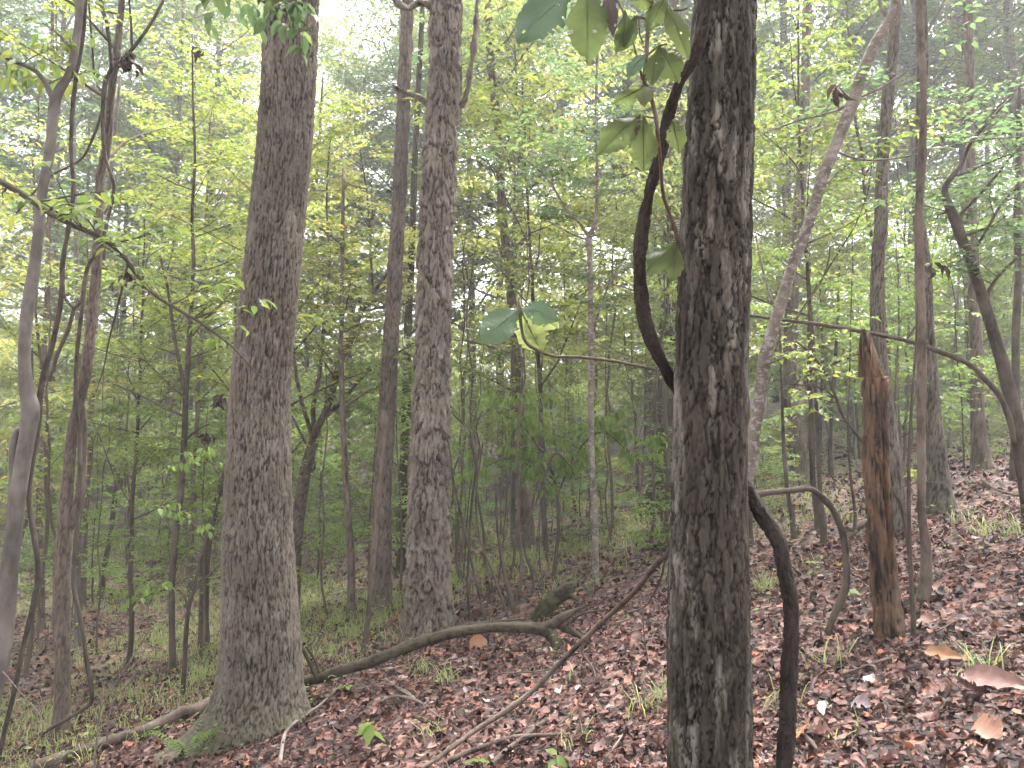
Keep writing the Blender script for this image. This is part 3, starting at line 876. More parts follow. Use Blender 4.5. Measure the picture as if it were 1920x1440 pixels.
one_tube("hanging_vine", "slack dark vine swinging in front of the leaning twin trunk and trailing over the ground", "vine",
         [(188, -60, 7.4), (190, 0, 7.4), (202, 50, 7.4), (210, 123, 7.4), (198, 160, 9.8), (193, 233, 7.4), (197, 293, 6.6), (210, 333, 6.6), (213, 360, 6.6), (200, 423, 6.6), (187, 467, 6.6), (163, 507, 7.4), (152, 590, 7.4), (143, 667, 7.4), (142, 747, 7.4), (147, 800, 7.4), (150, 900, 6.6), (143, 1000, 6.6), (138, 1093, 7.4), (150, 1153, 7.4), (163, 1243, 7.4), (172, 1307, 8.2), (160, 1327, 7.4), (100, 1363, 6.6), (33, 1403, 6.6), (-10, 1436, 6.6)],
         'dark', D=7.0, bark=bark_smooth(.001), nseg=8, ring=.03, seed=9,
         branches=[[(210, 135, 5.7), (225, 115, 5.7), (247, 93, 6.6), (283, 43, 5.7), (307, 0, 4.9), (330, -40, 4.9)], [(248, 92, 4.9), (246, 40, 4.9), (240, -30, 4.1)],
                   [(166, 0, 4.1), (172, 80, 4.1), (178, 150, 4.1), (192, 172, 4.9)], [(195, 195, 4.9), (175, 255, 4.9), (150, 300, 4.1), (90, 335, 4.1), (30, 400, 4.1)]])

# long thin branch crossing the left side, with broad leaves
make_tree("leafy_branch", "long thin drooping branch with broad leaves reaching from the left edge to the furrowed trunk", "branch",
          [(-60, 315, 14), (0, 340, 13), (50, 370, 12), (83, 393, 12), (133, 420, 11), (193, 447, 10), (233, 480, 9), (263, 523, 8), (300, 560, 7), (363, 597, 6), (400, 623, 5), (443, 657, 4), (473, 690, 3), (497, 710, 2.5), (520, 712, 2)],
          'dark', None, D=5.0, nseg=7, ring=.04, top=0, flare=0, ground_base=False, seed=12,
          branches=[[(365, 597, 4), (385, 590, 4), (405, 585, 3)], [(240, 490, 4), (225, 560, 4), (205, 640, 3), (195, 690, 3), (180, 735, 2)]],
          leaves=[dict(n=15, t=(.12, .8), L=.38, ls=.105, sp=.07, tw=3, sub=False, droop=.45, el=.15, wr=.45), dict(on=1, n=2, t=(.3, 1), L=.3, ls=.09, sp=.08, tw=2, sub=False, droop=.5)], tpl='mid')

# broad leaves hanging over the top of the furrowed trunk
make_tree("leafy_branch", "leafy beech-like twig hanging down across the top of the furrowed trunk", "branch",
          [(380, -70, 6), (430, -30, 5), (480, 0, 4.5), (530, 20, 4), (570, 45, 3), (590, 70, 2)],
          'brown', None, D=4.6, nseg=6, ring=.04, top=0, flare=0, ground_base=False, seed=13,
          leaves=[dict(n=15, t=(.1, 1), L=.26, ls=.115, sp=.06, tw=3, sub=False, droop=.9, el=-.2, wr=.5)], leafmat='deep', tpl='mid')

# --- saplings between the left edge and the furrowed trunk
make_tree("forked_sapling", "slim dark sapling with a thin side fork, left of the furrowed trunk", "sapling",
          [(323, 1262, 12), (322, 1160, 11), (325, 1077, 11), (333, 977, 11), (340, 930, 11), (347, 813, 11), (348, 747, 10), (353, 680, 9), (357, 613, 8), (362, 500, 7), (360, 400, 6), (365, 300, 5), (362, 180, 4)],
          'dark', bark_smooth(.002), nseg=10, ring=.06, top=.8, seed=14,
          branches=[[(347, 740, 8), (338, 690, 7), (328, 640, 6), (322, 600, 6), (315, 540, 5), (300, 480, 4)], [(348, 825, 4), (370, 805, 4), (392, 795, 3)], [(343, 780, 5), (300, 760, 4), (250, 735, 3), (200, 715, 3)]],
          leaves=[dict(n=16, t=(.45, 1), L=1.0, ls=.075, tw=7), dict(on=1, n=6, t=(.2, 1), L=.8, ls=.075, tw=6), dict(on=3, n=4, t=(.2, 1), L=.5, ls=.07, tw=5)], leafmat='leaf')
make_tree("small_sapling", "thin bare-stemmed young tree with an arching side twig of hanging oval leaves", "sapling",
          [(340, 1320, 9), (345, 1260, 9), (348, 1193, 9), (352, 1147, 8), (363, 1103, 6), (377, 1047, 6), (400, 977, 5), (418, 900, 4), (425, 850, 3)],
          'dark', bark_smooth(.001), nseg=9, ring=.05, top=0, seed=15, flare=.2,
          branches=[[(352, 1142, 5), (347, 1117, 5), (333, 1105, 4), (300, 1108, 3), (273, 1120, 2), (250, 1140, 2)], [(358, 1120, 4), (380, 1090, 4), (412, 1060, 3)], [(385, 1020, 3), (365, 985, 3), (330, 960, 2), (290, 950, 2)], [(415, 905, 3), (400, 870, 2.5), (365, 855, 2), (330, 870, 2), (300, 890, 1.5)]],
          leaves=[dict(on=1, n=6, t=(.4, 1), L=.16, ls=.085, sp=.05, tw=2, sub=False, droop=1.4, wr=.5), dict(on=3, n=8, t=(.2, 1), L=.18, ls=.085, sp=.05, tw=2, sub=False, droop=1.4, wr=.5), dict(on=4, n=7, t=(.2, 1), L=.18, ls=.085, sp=.05, tw=2, sub=False, droop=1.4, wr=.5)], leafmat='bright', tpl='mid')
make_tree("mossy_sapling", "short-looking mossy dark stem close left of the furrowed trunk's base", "sapling",
          [(383, 1222, 20), (382, 1160, 18), (383, 1110, 17), (387, 1043, 15), (398, 980, 13), (412, 920, 11), (428, 860, 10), (440, 760, 8), (450, 650, 7)],
          'dark', bark_oak(.5, .004), nseg=16, ring=.05, top=.5, seed=16, leaves=[dict(n=5, t=(.6, 1), L=.8, ls=.08, tw=6)])
make_tree("slanting_sapling", "slender sapling leaning right on the leafy far slope, below a forked tip", "sapling",
          [(188, 1123, 12), (197, 1060, 10), (207, 1010, 9), (213, 960, 9), (219, 915, 8), (221, 890, 8)],
          'dark', bark_smooth(.002), nseg=9, ring=.08, top=0, seed=17,
          branches=[[(221, 893, 6), (210, 872, 5), (196, 860, 4)], [(221, 893, 6), (235, 880, 4), (262, 925, 3), (280, 960, 2)]])
make_tree("background_tree", "straight mid-sized stem just right of the twin trunk, farther down the gully", "tree",
          [(153, 1145, 14), (156, 1050, 13), (160, 960, 12), (167, 850, 11), (172, 740, 10), (180, 600, 9), (200, 420, 8)],
          'brown', bark_oak(.8, .006), nseg=14, ring=.12, top=3, seed=18, leaves=[dict(n=8, t=(.5, 1), L=1.3, ls=.11, tw=7, sp=.09)])
make_tree("background_tree", "pale stem seen through the gap behind the twin trunk", "tree",
          [(145, 1212, 12), (146, 1100, 11), (148, 960, 11), (150, 820, 10), (146, 600, 9), (140, 300, 7)],
          'grey', bark_smooth(.003), nseg=12, ring=.12, top=2, seed=19)
make_tree("background_tree", "grey slim tree behind the crooked grey sapling at the left edge", "tree",
          [(78, 1180, 13), (76, 1050, 12), (74, 900, 12), (80, 700, 11), (92, 480, 10), (95, 250, 9)],
          'brown', bark_oak(.8, .005), nseg=12, ring=.12, top=3, seed=20, leaves=[dict(n=7, t=(.4, 1), L=1.2, ls=.11, tw=7, sp=.09)])

# --- between the furrowed and the shaggy trunk
make_tree("many_forked_sapling", "brown sapling forking into several slanting limbs right behind the furrowed trunk", "sapling",
          [(548, 1165, 25), (553, 1060, 23), (558, 990, 23), (563, 947, 23), (573, 880, 22), (587, 833, 20), (597, 800, 14), (617, 757, 13), (633, 697, 12), (645, 665, 11), (657, 640, 11), (677, 587, 10), (700, 547, 8), (727, 510, 6), (745, 470, 4)],
          'brown', bark_oak(.5, .004), nseg=18, ring=.04, top=0, seed=21, flare=.2,
          branches=[[(588, 825, 9), (567, 757, 8), (553, 687, 7), (545, 600, 5), (540, 500, 4)], [(590, 815, 10), (587, 763, 9), (600, 697, 8), (607, 613, 7), (618, 500, 5), (612, 380, 4), (620, 250, 3)],
                    [(605, 785, 9), (640, 753, 8), (673, 713, 6), (700, 690, 5), (735, 668, 4), (780, 640, 3)], [(570, 890, 7), (590, 870, 6), (548, 780, 5)],
                    [(678, 587, 6), (672, 555, 5), (660, 520, 4), (648, 480, 3)], [(680, 585, 5), (720, 575, 5), (760, 570, 4), (800, 555, 3)], [(700, 547, 5), (695, 480, 5), (690, 380, 4), (675, 280, 3)]],
          leaves=[dict(n=8, t=(.6, 1), L=.7, ls=.075, tw=7), dict(on=1, n=8, t=(.3, 1), L=.8, ls=.075, tw=7), dict(on=2, n=14, t=(.3, 1), L=.9, ls=.075, tw=7), dict(on=3, n=7, t=(.3, 1), L=.6, ls=.07, tw=6), dict(on=6, n=7, t=(.3, 1), L=.6, ls=.07, tw=6), dict(on=7, n=12, t=(.2, 1), L=.9, ls=.075, tw=7)],
          leafmat='yellow', tpl='simple')
make_tree("slim_tree", "slim upright brown stem standing between the furrowed trunk and the reddish pine", "tree",
          [(658, 1165, 16), (658, 1060, 14), (653, 960, 13), (647, 880, 12), (643, 780, 11), (640, 640, 9), (642, 450, 8)],
          'brown', bark_oak(.6, .004), nseg=14, ring=.07, top=1, seed=22, leaves=[dict(n=8, t=(.55, 1), L=.9, ls=.08, tw=7)])
make_tree("pine_tree", "reddish plated pine trunk just left of the shaggy pale trunk", "tree",
          [(714, 1150, 40), (716, 1060, 33), (717, 947, 32), (723, 813, 30), (733, 630, 28), (740, 530, 27), (743, 467, 26), (750, 333, 25), (755, 233, 24), (765, 0, 22), (768, -60, 21)],
          'pine', bark_shag(.8, .014), nseg=64, ring=.035, top=4, seed=23, flare=.15)
make_tree("slim_tree", "thin pale leaning stem crossing in front of the reddish pine", "sapling",
          [(682, 1228, 11), (694, 1120, 10), (707, 960, 10), (717, 850, 9), (726, 760, 6), (731, 720, 3)],
          'brown', bark_smooth(.001), nseg=10, ring=.06, top=0, seed=24, flare=.15)
make_tree("mossy_tree", "green-mossed dark trunk half hidden behind the shaggy pale trunk", "tree",
          [(755, 1078, 24), (757, 960, 21), (760, 840, 20), (763, 713, 16), (766, 600, 14), (772, 480, 13), (778, 300, 12), (790, 60, 10)],
          'mosswood', bark_oak(.8, .006), nseg=24, ring=.08, top=3, seed=25, leaves=[dict(n=6, t=(.2, .6), L=.6, ls=.07, tw=5)])
make_tree("bent_sapling", "thin dark crooked sapling with a knot of dead twigs right of the shaggy trunk", "sapling",
          [(880, 1165, 5), (877, 1080, 5), (882, 980, 5), (886, 930, 5), (893, 880, 6), (890, 850, 9), (886, 825, 8), (880, 805, 4), (858, 785, 4), (846, 770, 3)],
          'dark', bark_smooth(.002), nseg=7, ring=.05, top=0, seed=26, flare=.2, branches=[[(893, 870, 5), (900, 840, 4), (893, 800, 4), (905, 770, 3)]])
for k, (b, lab) in enumerate([
    ([(913, 1170, 6), (890, 1080, 6), (868, 980, 5), (850, 900, 4), (838, 820, 3), (800, 760, 2)], "thin bare stem slanting left across the shaggy trunk's foot"),
    ([(965, 1150, 10), (950, 1090, 9), (940, 1040, 8), (932, 980, 5), (930, 900, 4)], "stubby leaning brown stem behind the curved fallen limb"),
    ([(955, 1165, 5), (930, 1090, 5), (900, 1010, 4), (893, 930, 4), (905, 830, 3)], "thin bare upright shoot right of the shaggy trunk"),
    ([(1000, 1112, 5), (998, 1075, 6), (985, 1040, 5), (983, 1000, 5), (990, 975, 5), (1010, 930, 4), (1030, 870, 4), (1045, 850, 4), (1075, 880, 3)], "thin dark kinked stem in front of the mossy-footed tree"),
    ([(915, 1135, 6), (918, 1110, 7), (930, 1102, 7), (950, 1105, 6), (980, 1118, 6), (1005, 1130, 5)], "small dark hooped vine arching over the ground behind the fallen limb"),
]):
    one_tube("bare_stem" if k < 4 else "looped_vine", lab, "sapling" if k < 4 else "vine", b, 'dark', None if k < 4 else 9.0, bark_smooth(.001), 6, .05, 30 + k)

# --- centre
make_tree("mossy_footed_tree", "mid-sized leaning trunk with a dark mossy foot in the middle of the wood", "tree",
          [(983, 1036, 38), (985, 990, 33), (983, 947, 30), (974, 847, 26), (968, 680, 21), (955, 513, 18), (942, 400, 17), (937, 300, 16), (933, 233, 16), (920, 117, 15), (915, 0, 14), (913, -80, 14)],
          'brown', bark_oak(1.0, .01), nseg=36, ring=.07, top=5, seed=40, flare=.3, leaves=[dict(n=10, t=(.75, 1), L=1.8, ls=.11, tw=8, sp=.09)], leafmat='deep')
make_tree("pale_sapling", "slender pale straight sapling in the middle, forking near the top", "sapling",
          [(1117, 1100, 13), (1117, 1043, 12), (1115, 960, 12), (1110, 880, 11), (1108, 747, 11), (1108, 613, 11), (1106, 480, 10), (1105, 445, 11), (1117, 410, 7), (1120, 333, 6), (1117, 233, 5), (1120, 100, 4)],
          'blotch', bark_smooth(.001), nseg=11, ring=.06, top=1, seed=41, flare=.2,
          branches=[[(1104, 445, 6), (1085, 415, 6), (1067, 400, 5), (1030, 340, 4), (1000, 310, 3), (960, 280, 2)], [(1110, 640, 6), (1117, 605, 6), (1135, 550, 5), (1155, 510, 4), (1175, 470, 3)], [(1104, 450, 4), (1075, 440, 4), (1020, 410, 3)]],
          leaves=[dict(n=10, t=(.66, 1), L=.9, ls=.08, tw=7), dict(on=1, n=8, t=(.3, 1), L=.7, ls=.08, tw=7), dict(on=2, n=5, t=(.3, 1), L=.5, ls=.08, tw=6)], leafmat='deep', tpl='simple')
make_tree("hidden_tree", "broad rough mossy trunk half hidden behind the dark near trunk", "tree",
          [(1240, 960, 62), (1244, 900, 48), (1248, 830, 44), (1252, 740, 42), (1255, 613, 34), (1258, 520, 30), (1262, 330, 27), (1263, 160, 25), (1264, -40, 24)],
          'mosswood', bark_shag(1.0, .02), nseg=44, ring=.07, top=4, seed=42, flare=.35, fh=.3,
          branches=[[(1252, 560, 12), (1262, 540, 11), (1268, 515, 10)]])
make_tree("drooping_sapling", "low sapling with bright drooping leaves in front of the pale slender sapling", "sapling",
          [(1040, 1060, 7), (1048, 980, 6), (1040, 900, 5), (1010, 840, 4), (980, 800, 3), (930, 770, 2)],
          'dark', None, D=9.6, nseg=6, ring=.06, top=0, seed=43,
          branches=[[(1045, 930, 4), (1080, 850, 4), (1130, 810, 3), (1180, 850, 2), (1210, 880, 2)], [(1042, 900, 4), (960, 860, 3), (900, 880, 2)]],
          leaves=[dict(n=10, t=(.4, 1), L=.5, ls=.11, sp=.06, tw=5, droop=1.3, wr=.42), dict(on=1, n=9, t=(.3, 1), L=.45, ls=.11, sp=.06, tw=5, droop=1.3, wr=.42), dict(on=2, n=7, t=(.3, 1), L=.4, ls=.11, sp=.06, tw=5, droop=1.3, wr=.42)], leafmat='bright', tpl='mid')

# --- the thick vine on the dark near trunk
one_tube("thick_vine", "thick dark vine bowing out left of the near trunk and dropping to ground behind it", "vine",
         [(1345, -80, 17, 2.70), (1325, 30, 18, 2.70), (1305, 100, 19, 2.72), (1273, 160, 19, 2.76), (1253, 217, 20, 2.8), (1240, 283, 20, 2.82), (1220, 350, 20, 2.85), (1206, 417, 20, 2.87), (1199, 480, 21, 2.88), (1200, 530, 22, 2.9), (1208, 590, 22, 2.92), (1225, 645, 22, 2.95), (1250, 698, 22, 3.0), (1276, 735, 22, 3.08), (1330, 800, 22, 3.13), (1380, 870, 23, 3.08), (1400, 910, 24, 3.0), (1424, 957, 25, 2.95), (1458, 1012, 25, 2.9), (1473, 1077, 25, 2.87), (1484, 1143, 25, 2.85), (1484, 1193, 25, 2.83), (1480, 1260, 25, 2.82), (1477, 1360, 25, 2.8), (1468, 1440, 25, 2.8), (1462, 1560, 26, 2.8)],
         'vine', D=2.9, bark=bark_ridge(.28, .0065), nseg=40, ring=.006, seed=44, wob=0, lump=.16)

# --- right side
make_tree("blotched_sapling", "crooked leaning sapling with pale blotched bark right behind the dark near trunk", "sapling",
          [(1352, 1215, 36), (1362, 1100, 34), (1376, 990, 32), (1395, 905, 30), (1408, 862, 29), (1412, 817, 25), (1424, 758, 23), (1431, 700, 23), (1441, 650, 25), (1450, 617, 22), (1470, 547, 20), (1490, 480, 20), (1500, 460, 20), (1523, 393, 21), (1543, 327, 21), (1570, 260, 21), (1597, 193, 23), (1613, 143, 21), (1640, 83, 22), (1672, 30, 20), (1684, -20, 19), (1690, -60, 18)],
          'blotch', bark_smooth(.0022), nseg=20, ring=.035, top=1.5, seed=50,
          branches=[[(1606, 185, 5), (1640, 170, 4), (1690, 140, 3), (1740, 110, 2)], [(1600, 190, 6), (1560, 210, 5), (1500, 225, 4), (1430, 250, 3)], [(1560, 280, 4), (1620, 300, 4), (1720, 290, 3), (1820, 265, 3), (1930, 255, 2)], [(1458, 590, 5), (1440, 540, 5), (1425, 480, 4), (1418, 440, 3)], [(1668, 35, 9), (1655, 20, 7), (1645, -20, 6)]],
          leaves=[dict(on=1, n=3, t=(.3, 1), L=.4, ls=.075, tw=4, sub=False), dict(on=2, n=5, t=(.3, 1), L=.4, ls=.075, tw=4, sub=False), dict(on=3, n=6, t=(.3, 1), L=.4, ls=.075, tw=4, sub=False)], leafmat='deep')
one_tube("looped_vine", "brown vine hooping out right of the near trunk and bending back to ground", "vine",
         [(1370, 945, 11), (1420, 927, 11), (1480, 920, 11), (1520, 917, 11), (1547, 937, 12), (1563, 957, 12), (1580, 997, 12), (1588, 1050, 13), (1587, 1093, 14), (1577, 1127, 14), (1563, 1157, 13), (1552, 1190, 13)],
         'dark', D=4.7, bark=bark_smooth(.0015), nseg=9, ring=.03, seed=51)
one_tube("dead_pole", "long thin dead pole arching down across the trunks on the right", "dead branch",
         [(1380, 588, 5.0), (1447, 597, 5.8), (1513, 605, 7.2), (1580, 615, 7.2), (1647, 627, 7.9), (1713, 642, 7.9), (1763, 660, 9.4), (1813, 680, 10.1), (1847, 710, 10.8), (1876, 743, 11.5), (1895, 790, 10.8), (1902, 830, 8.6)],
         'dark', D=6.2, bark=bark_smooth(.002), nseg=10, ring=.04, seed=52,
         branches=[[(1490, 603, 4.3), (1510, 570, 3.6), (1538, 530, 2.9), (1553, 490, 2.9), (1556, 462, 2.2)], [(1495, 597, 3.6), (1480, 618, 2.9), (1462, 640, 2.2)], [(1700, 638, 4.3), (1715, 615, 4.3), (1728, 600, 2.9)]])

# rotten snag with a splintered top
def snag():
    rng = np.random.default_rng(55)
    D = ghit(1668, 1192)
    pts = [(1668, 1192, 50), (1662, 1130, 48), (1656, 1060, 47), (1650, 980, 48), (1645, 900, 47), (1642, 820, 44), (1640, 740, 43), (1640, 700, 42), (1634, 640, 40), (1632, 615, 40)]
    c = curve_from(pts, D, rng, ring=.012, wob=0)
    base = c[0, :3].copy()
    k = 12
    pre = np.array([np.concatenate([c[0, :3] + np.array([.01, 0, -.2]) * (k - i) / k, [c[0, 3]]]) for i in range(k)])
    c = np.vstack([pre, c])
    zt = P(1640, 700, D)[2]; zs = P(1632, 618, D)[2]; z0 = P(1650, 1060, D)[2]; z1 = P(1650, 800, D)[2]
    def lob(th, cc, rr, dirs):
        az = np.arctan2(dirs[..., 0], -dirs[..., 1])            # 0 faces the camera, + to the right
        z = cc[..., 2]
        g = np.exp(-((az - .28 - .10 * np.sin(z * 9)) / .15) ** 2) * np.clip((z - z0 + .25) / .15, 0, 1) * np.clip((zt + .02 - z) / .1, 0, 1)
        g2 = np.exp(-((az + .1 - .15 * np.sin(z * 14)) / .2) ** 2) * np.clip((z0 + .1 - z) / .1, 0, 1)
        return -rr * .55 * g - rr * .22 * g2 + rr * .12 * np.exp(-((z - base[2]) / .1) ** 2)
    mb = MB()
    tube(mb, c[:, :3], c[:, 3], 72, bark_rot, 5, lobes=lob)
    v = mb.v[0].astype(float)
    az = np.arctan2(v[:, 0] - np.interp(v[:, 2], c[:, 2], c[:, 0]), -(v[:, 1] - D))
    jag = fbm(np.stack([az * 4, np.zeros(len(v)), np.zeros(len(v))], 1), 3, 12)
    rim = zt + .10 * (jag - .5) - .05 * (az > .3) * 1.0
    sp_ = np.clip(1 - np.abs(az + 1.25) / .75, 0, 1)
    rim = np.maximum(rim, zt - .05 + (zs - zt + .05) * np.clip(sp_ * 1.7, 0, 1))
    v[:, 2] = np.minimum(v[:, 2], rim)
    mb.v[0] = v.astype(np.float32)
    o = link("rotten_snag", mb.mesh("rotten_snag", origin=base), M['rot'], None, [float(x) for x in base])
    tag(o, "rotten orange-brown broken snag with a dark split and splintered top", "dead trunk")
snag()
make_tree("grey_tree", "straight grey trunk rising right behind the rotten snag", "tree",
          [(1690, 1003, 36), (1683, 930, 30), (1676, 870, 28), (1664, 780, 26), (1652, 680, 25), (1646, 600, 25), (1645, 480, 24), (1650, 433, 24), (1657, 283, 22), (1663, 200, 21), (1677, 50, 20), (1682, -60, 19)],
          'oak', bark_oak(.8, .008), nseg=40, ring=.04, top=3, seed=60, flare=.25)
make_tree("slim_tree", "thin bare sapling close right of the rotten snag, crooked at the foot", "sapling",
          [(1730, 1132, 24), (1738, 1085, 20), (1738, 1027, 18), (1728, 960, 15), (1726, 900, 14), (1725, 800, 15), (1729, 700, 18), (1728, 600, 18), (1724, 500, 17), (1722, 400, 15), (1727, 300, 14), (1730, 180, 12), (1728, 0, 10)],
          'brown', bark_smooth(.002), nseg=16, ring=.04, top=2, seed=61, flare=.2)
make_tree("slim_tree", "very thin straight stem between the rotten snag and the crooked sapling", "sapling",
          [(1712, 1195, 9), (1709, 1120, 8), (1705, 1040, 8), (1704, 960, 7), (1706, 850, 6), (1712, 740, 5), (1718, 650, 4), (1722, 560, 3)],
          'dark', None, nseg=7, ring=.06, top=0, seed=62, flare=.1)
make_tree("furrowed_tree", "furrowed grey trunk with spreading foot on the right bank", "tree",
          [(1765, 958, 46), (1760, 900, 38), (1756, 850, 33), (1750, 780, 27), (1744, 700, 25), (1738, 600, 23), (1732, 480, 22), (1723, 400, 21), (1727, 300, 21), (1731, 150, 21), (1728, 0, 20), (1727, -60, 20)],
          'oak', bark_oak(.9, .011), nseg=44, ring=.04, top=3, seed=63, flare=.3)
make_tree("leaning_tree", "dark crooked tree leaning in from the right edge", "tree",
          [(1935, 985, 28), (1924, 900, 27), (1911, 813, 26), (1897, 747, 25), (1880, 680, 23), (1860, 613, 21), (1837, 537, 19), (1815, 475, 18), (1800, 440, 19), (1790, 412, 20), (1778, 385, 16), (1771, 352, 12), (1800, 310, 9), (1820, 267, 8), (1867, 213, 6), (1900, 180, 4)],
          'dark', bark_smooth(.003), nseg=16, ring=.04, top=0, seed=64,
          branches=[[(1845, 560, 7), (1870, 520, 6), (1900, 490, 5), (1930, 470, 4)], [(1790, 412, 6), (1850, 350, 6), (1900, 290, 5), (1940, 250, 4)], [(1820, 480, 6), (1850, 430, 5), (1880, 380, 5), (1920, 340, 4)]],
          leaves=[dict(n=7, t=(.6, 1), L=.7, ls=.07, tw=6), dict(on=1, n=4, t=(.2, 1), L=.6, ls=.07, tw=6), dict(on=2, n=6, t=(.1, 1), L=.7, ls=.07, tw=6), dict(on=3, n=5, t=(.1, 1), L=.7, ls=.07, tw=6)], leafmat='deep')
make_tree("background_tree", "straight dark trunk with mossy foot on the far right bank", "tree",
          [(1843, 880, 36), (1838, 847, 30), (1833, 780, 25), (1832, 700, 23), (1829, 580, 21), (1823, 400, 19), (1818, 200, 17), (1816, 50, 16), (1815, -60, 15)],
          'brown', bark_oak(1.0, .01), nseg=30, ring=.07, top=3, seed=65, flare=.3)
make_tree("background_tree", "thick trunk with spreading foot in the middle distance right of the near trunk", "tree",
          [(1493, 908, 46), (1491, 860, 38), (1487, 800, 31), (1483, 740, 27), (1482, 640, 24), (1488, 520, 22), (1498, 400, 21), (1506, 260, 19), (1512, 100, 18), (1515, -60, 17)],
          'brown', bark_oak(1.1, .012), nseg=34, ring=.07, top=4, seed=66, flare=.3, leaves=[dict(n=8, t=(.1, .4), L=.7, ls=.08, tw=6)], leafmat='deep')
make_tree("arching_sapling", "thin arching sapling with yellowing maple leaves between the blotched sapling and the snag", "sapling",
          [(1702, 1010, 6), (1690, 945, 7), (1677, 923, 7), (1645, 870, 6), (1613, 823, 6), (1580, 780, 6), (1563, 735, 6), (1545, 695, 5), (1513, 657, 4), (1490, 640, 3)],
          'dark', None, D=5.2, nseg=7, ring=.05, top=0, seed=67, flare=0,
          branches=[[(1565, 745, 5), (1545, 728, 4), (1510, 722, 3), (1470, 720, 2)], [(1513, 657, 3), (1470, 670, 3), (1425, 690, 2)], [(1678, 920, 2), (1720, 905, 2), (1770, 905, 1.5)]],
          leaves=[dict(n=5, t=(.55, 1), L=.36, ls=.06, sp=.07, tw=4, sub=False, wr=.8), dict(on=1, n=5, t=(.1, 1), L=.36, ls=.06, sp=.07, tw=4, sub=False, wr=.8), dict(on=2, n=5, t=(.1, 1), L=.36, ls=.06, sp=.07, tw=4, sub=False, wr=.8), dict(on=3, n=2, t=(.4, 1), L=.15, ls=.075, sp=.05, tw=2, sub=False, wr=.8)], leafmat='leaf', tpl='maple')
for k, (b, lab) in enumerate([
    ([(1560, 895, 9), (1556, 840, 8), (1558, 780, 8), (1565, 700, 7), (1570, 600, 5)], "slim dark stem nearest left of the rotten snag's top"),
    ([(1540, 870, 6), (1538, 800, 6), (1542, 700, 5), (1540, 600, 4)], "slim stem in the thicket left of the rotten snag"),
    ([(1527, 905, 5), (1525, 820, 5), (1522, 700, 4), (1520, 560, 3)], "very slim stem beside the thick middle-distance trunk"),
    ([(1612, 860, 5), (1606, 780, 5), (1600, 660, 4), (1598, 520, 3)], "slim stem beside the rotten snag's left edge, far back"),
    ([(1600, 1005, 6), (1602, 960, 6), (1595, 900, 5), (1590, 800, 4), (1592, 700, 3)], "thin upright shoot behind the hooped brown vine"),
    ([(1902, 900, 16), (1905, 780, 15), (1906, 650, 14), (1908, 500, 13), (1908, 300, 11)], "upright trunk at the right edge behind the leaning tree"),
    ([(1780, 840, 6), (1782, 760, 6), (1790, 650, 5), (1795, 560, 4), (1800, 470, 4)], "thin pale stem right of the furrowed trunk on the bank"),
    ([(1545, 985, 12), (1545, 1020, 11), (1540, 940, 9), (1535, 860, 8), (1530, 760, 7)], "brown sapling standing inside the hooped vine"),
    ([(1490, 1010, 10), (1485, 960, 9), (1478, 930, 8), (1470, 850, 7), (1466, 760, 6)], "brown sapling right of the near trunk under the hooped vine"),
    ([(1408, 1025, 12), (1406, 980, 10), (1408, 930, 9), (1406, 860, 8)], "short brown stem showing close behind the near trunk's right edge"),
]):
    make_tree("bare_stem", lab, "sapling", b if k != 7 else [b[1], b[0]] + b[2:], 'dark' if k not in (6,) else 'greystick', bark_smooth(.002), nseg=9, ring=.08, top=1.0, seed=70 + k, flare=.25)

# ------------------------------------------------------------------ the wood behind: prototypes, then copies
def proto(seed, H, nl, L0, h0, r0, ls, twigs, sp, mat, leafmat, bark, droop=.25, sub=True, wr=.5, lean=.05, tw=.45, tpl='simple', ring=.2, nseg=10, taper=.25, el=.45, updec=.3, fill=1.0, lift=.25):
    rng = np.random.default_rng(seed)
    k = max(8, int(H / ring))
    t = np.linspace(0, 1, k)
    wx = np.cumsum(rng.normal(0, lean, k)) * H / k; wy = np.cumsum(rng.normal(0, lean, k)) * H / k
    c = np.stack([wx, wy, t * H - .25], 1)
    r = r0 * (1 - (1 - taper) * t) * (1 + .35 * np.exp(-t * H / .2)) * np.where(t > .97, .5, 1)
    mb = MB(); lv = Leaves()
    tube(mb, c, r, nseg, bark, seed)
    for i in range(nl):
        f = h0 + (1 - h0) * ((i + rng.random() * .7) / nl) ** .9
        j = min(int(f * (k - 1)), k - 1)
        az = i * 2.4 + rng.normal(0, .4)
        e = el + rng.normal(0, .2) + .4 * (f - .5)
        d = np.array([math.cos(az) * math.cos(e), math.sin(az) * math.cos(e), math.sin(e)])
        L = L0 * (1.1 - updec * (f - h0) / (1 - h0 + 1e-6)) * (.6 + .6 * rng.random())
        limb(mb, lv, c[j], d, L, min(r[j] * .5, .012 * L + .004), rng, ls=ls, droop=droop, twigs=twigs, sub=sub, sp=sp, tw=tw, wr=wr, fill=fill, lift=lift)
    tm = mb.mesh("trunk"); tm.materials.append(M[mat])
    cm = MB(); lv.into(cm, tpl)
    cme = cm.mesh("crown", smooth=False); cme.materials.append(M[leafmat])
    return tm, cme, lv.count()

PLACED = []
def place(name, pr, x, y, rz, s, label, cat, group, tilt=0.0, ta=0.0, crown=True):
    root = thing(name, label, cat, (x, y, gzs(x, y)), group)
    root.rotation_euler = (tilt * math.cos(ta), tilt * math.sin(ta), rz)
    root.scale = (s, s, s)
    a = bpy.data.objects.new("trunk", pr[0]); COL.objects.link(a); a.parent = root
    if crown and len(pr[1].vertices):
        b = bpy.data.objects.new("crown", pr[1]); COL.objects.link(b); b.parent = root
    PLACED.append((name, label, root, x, y))
    return root

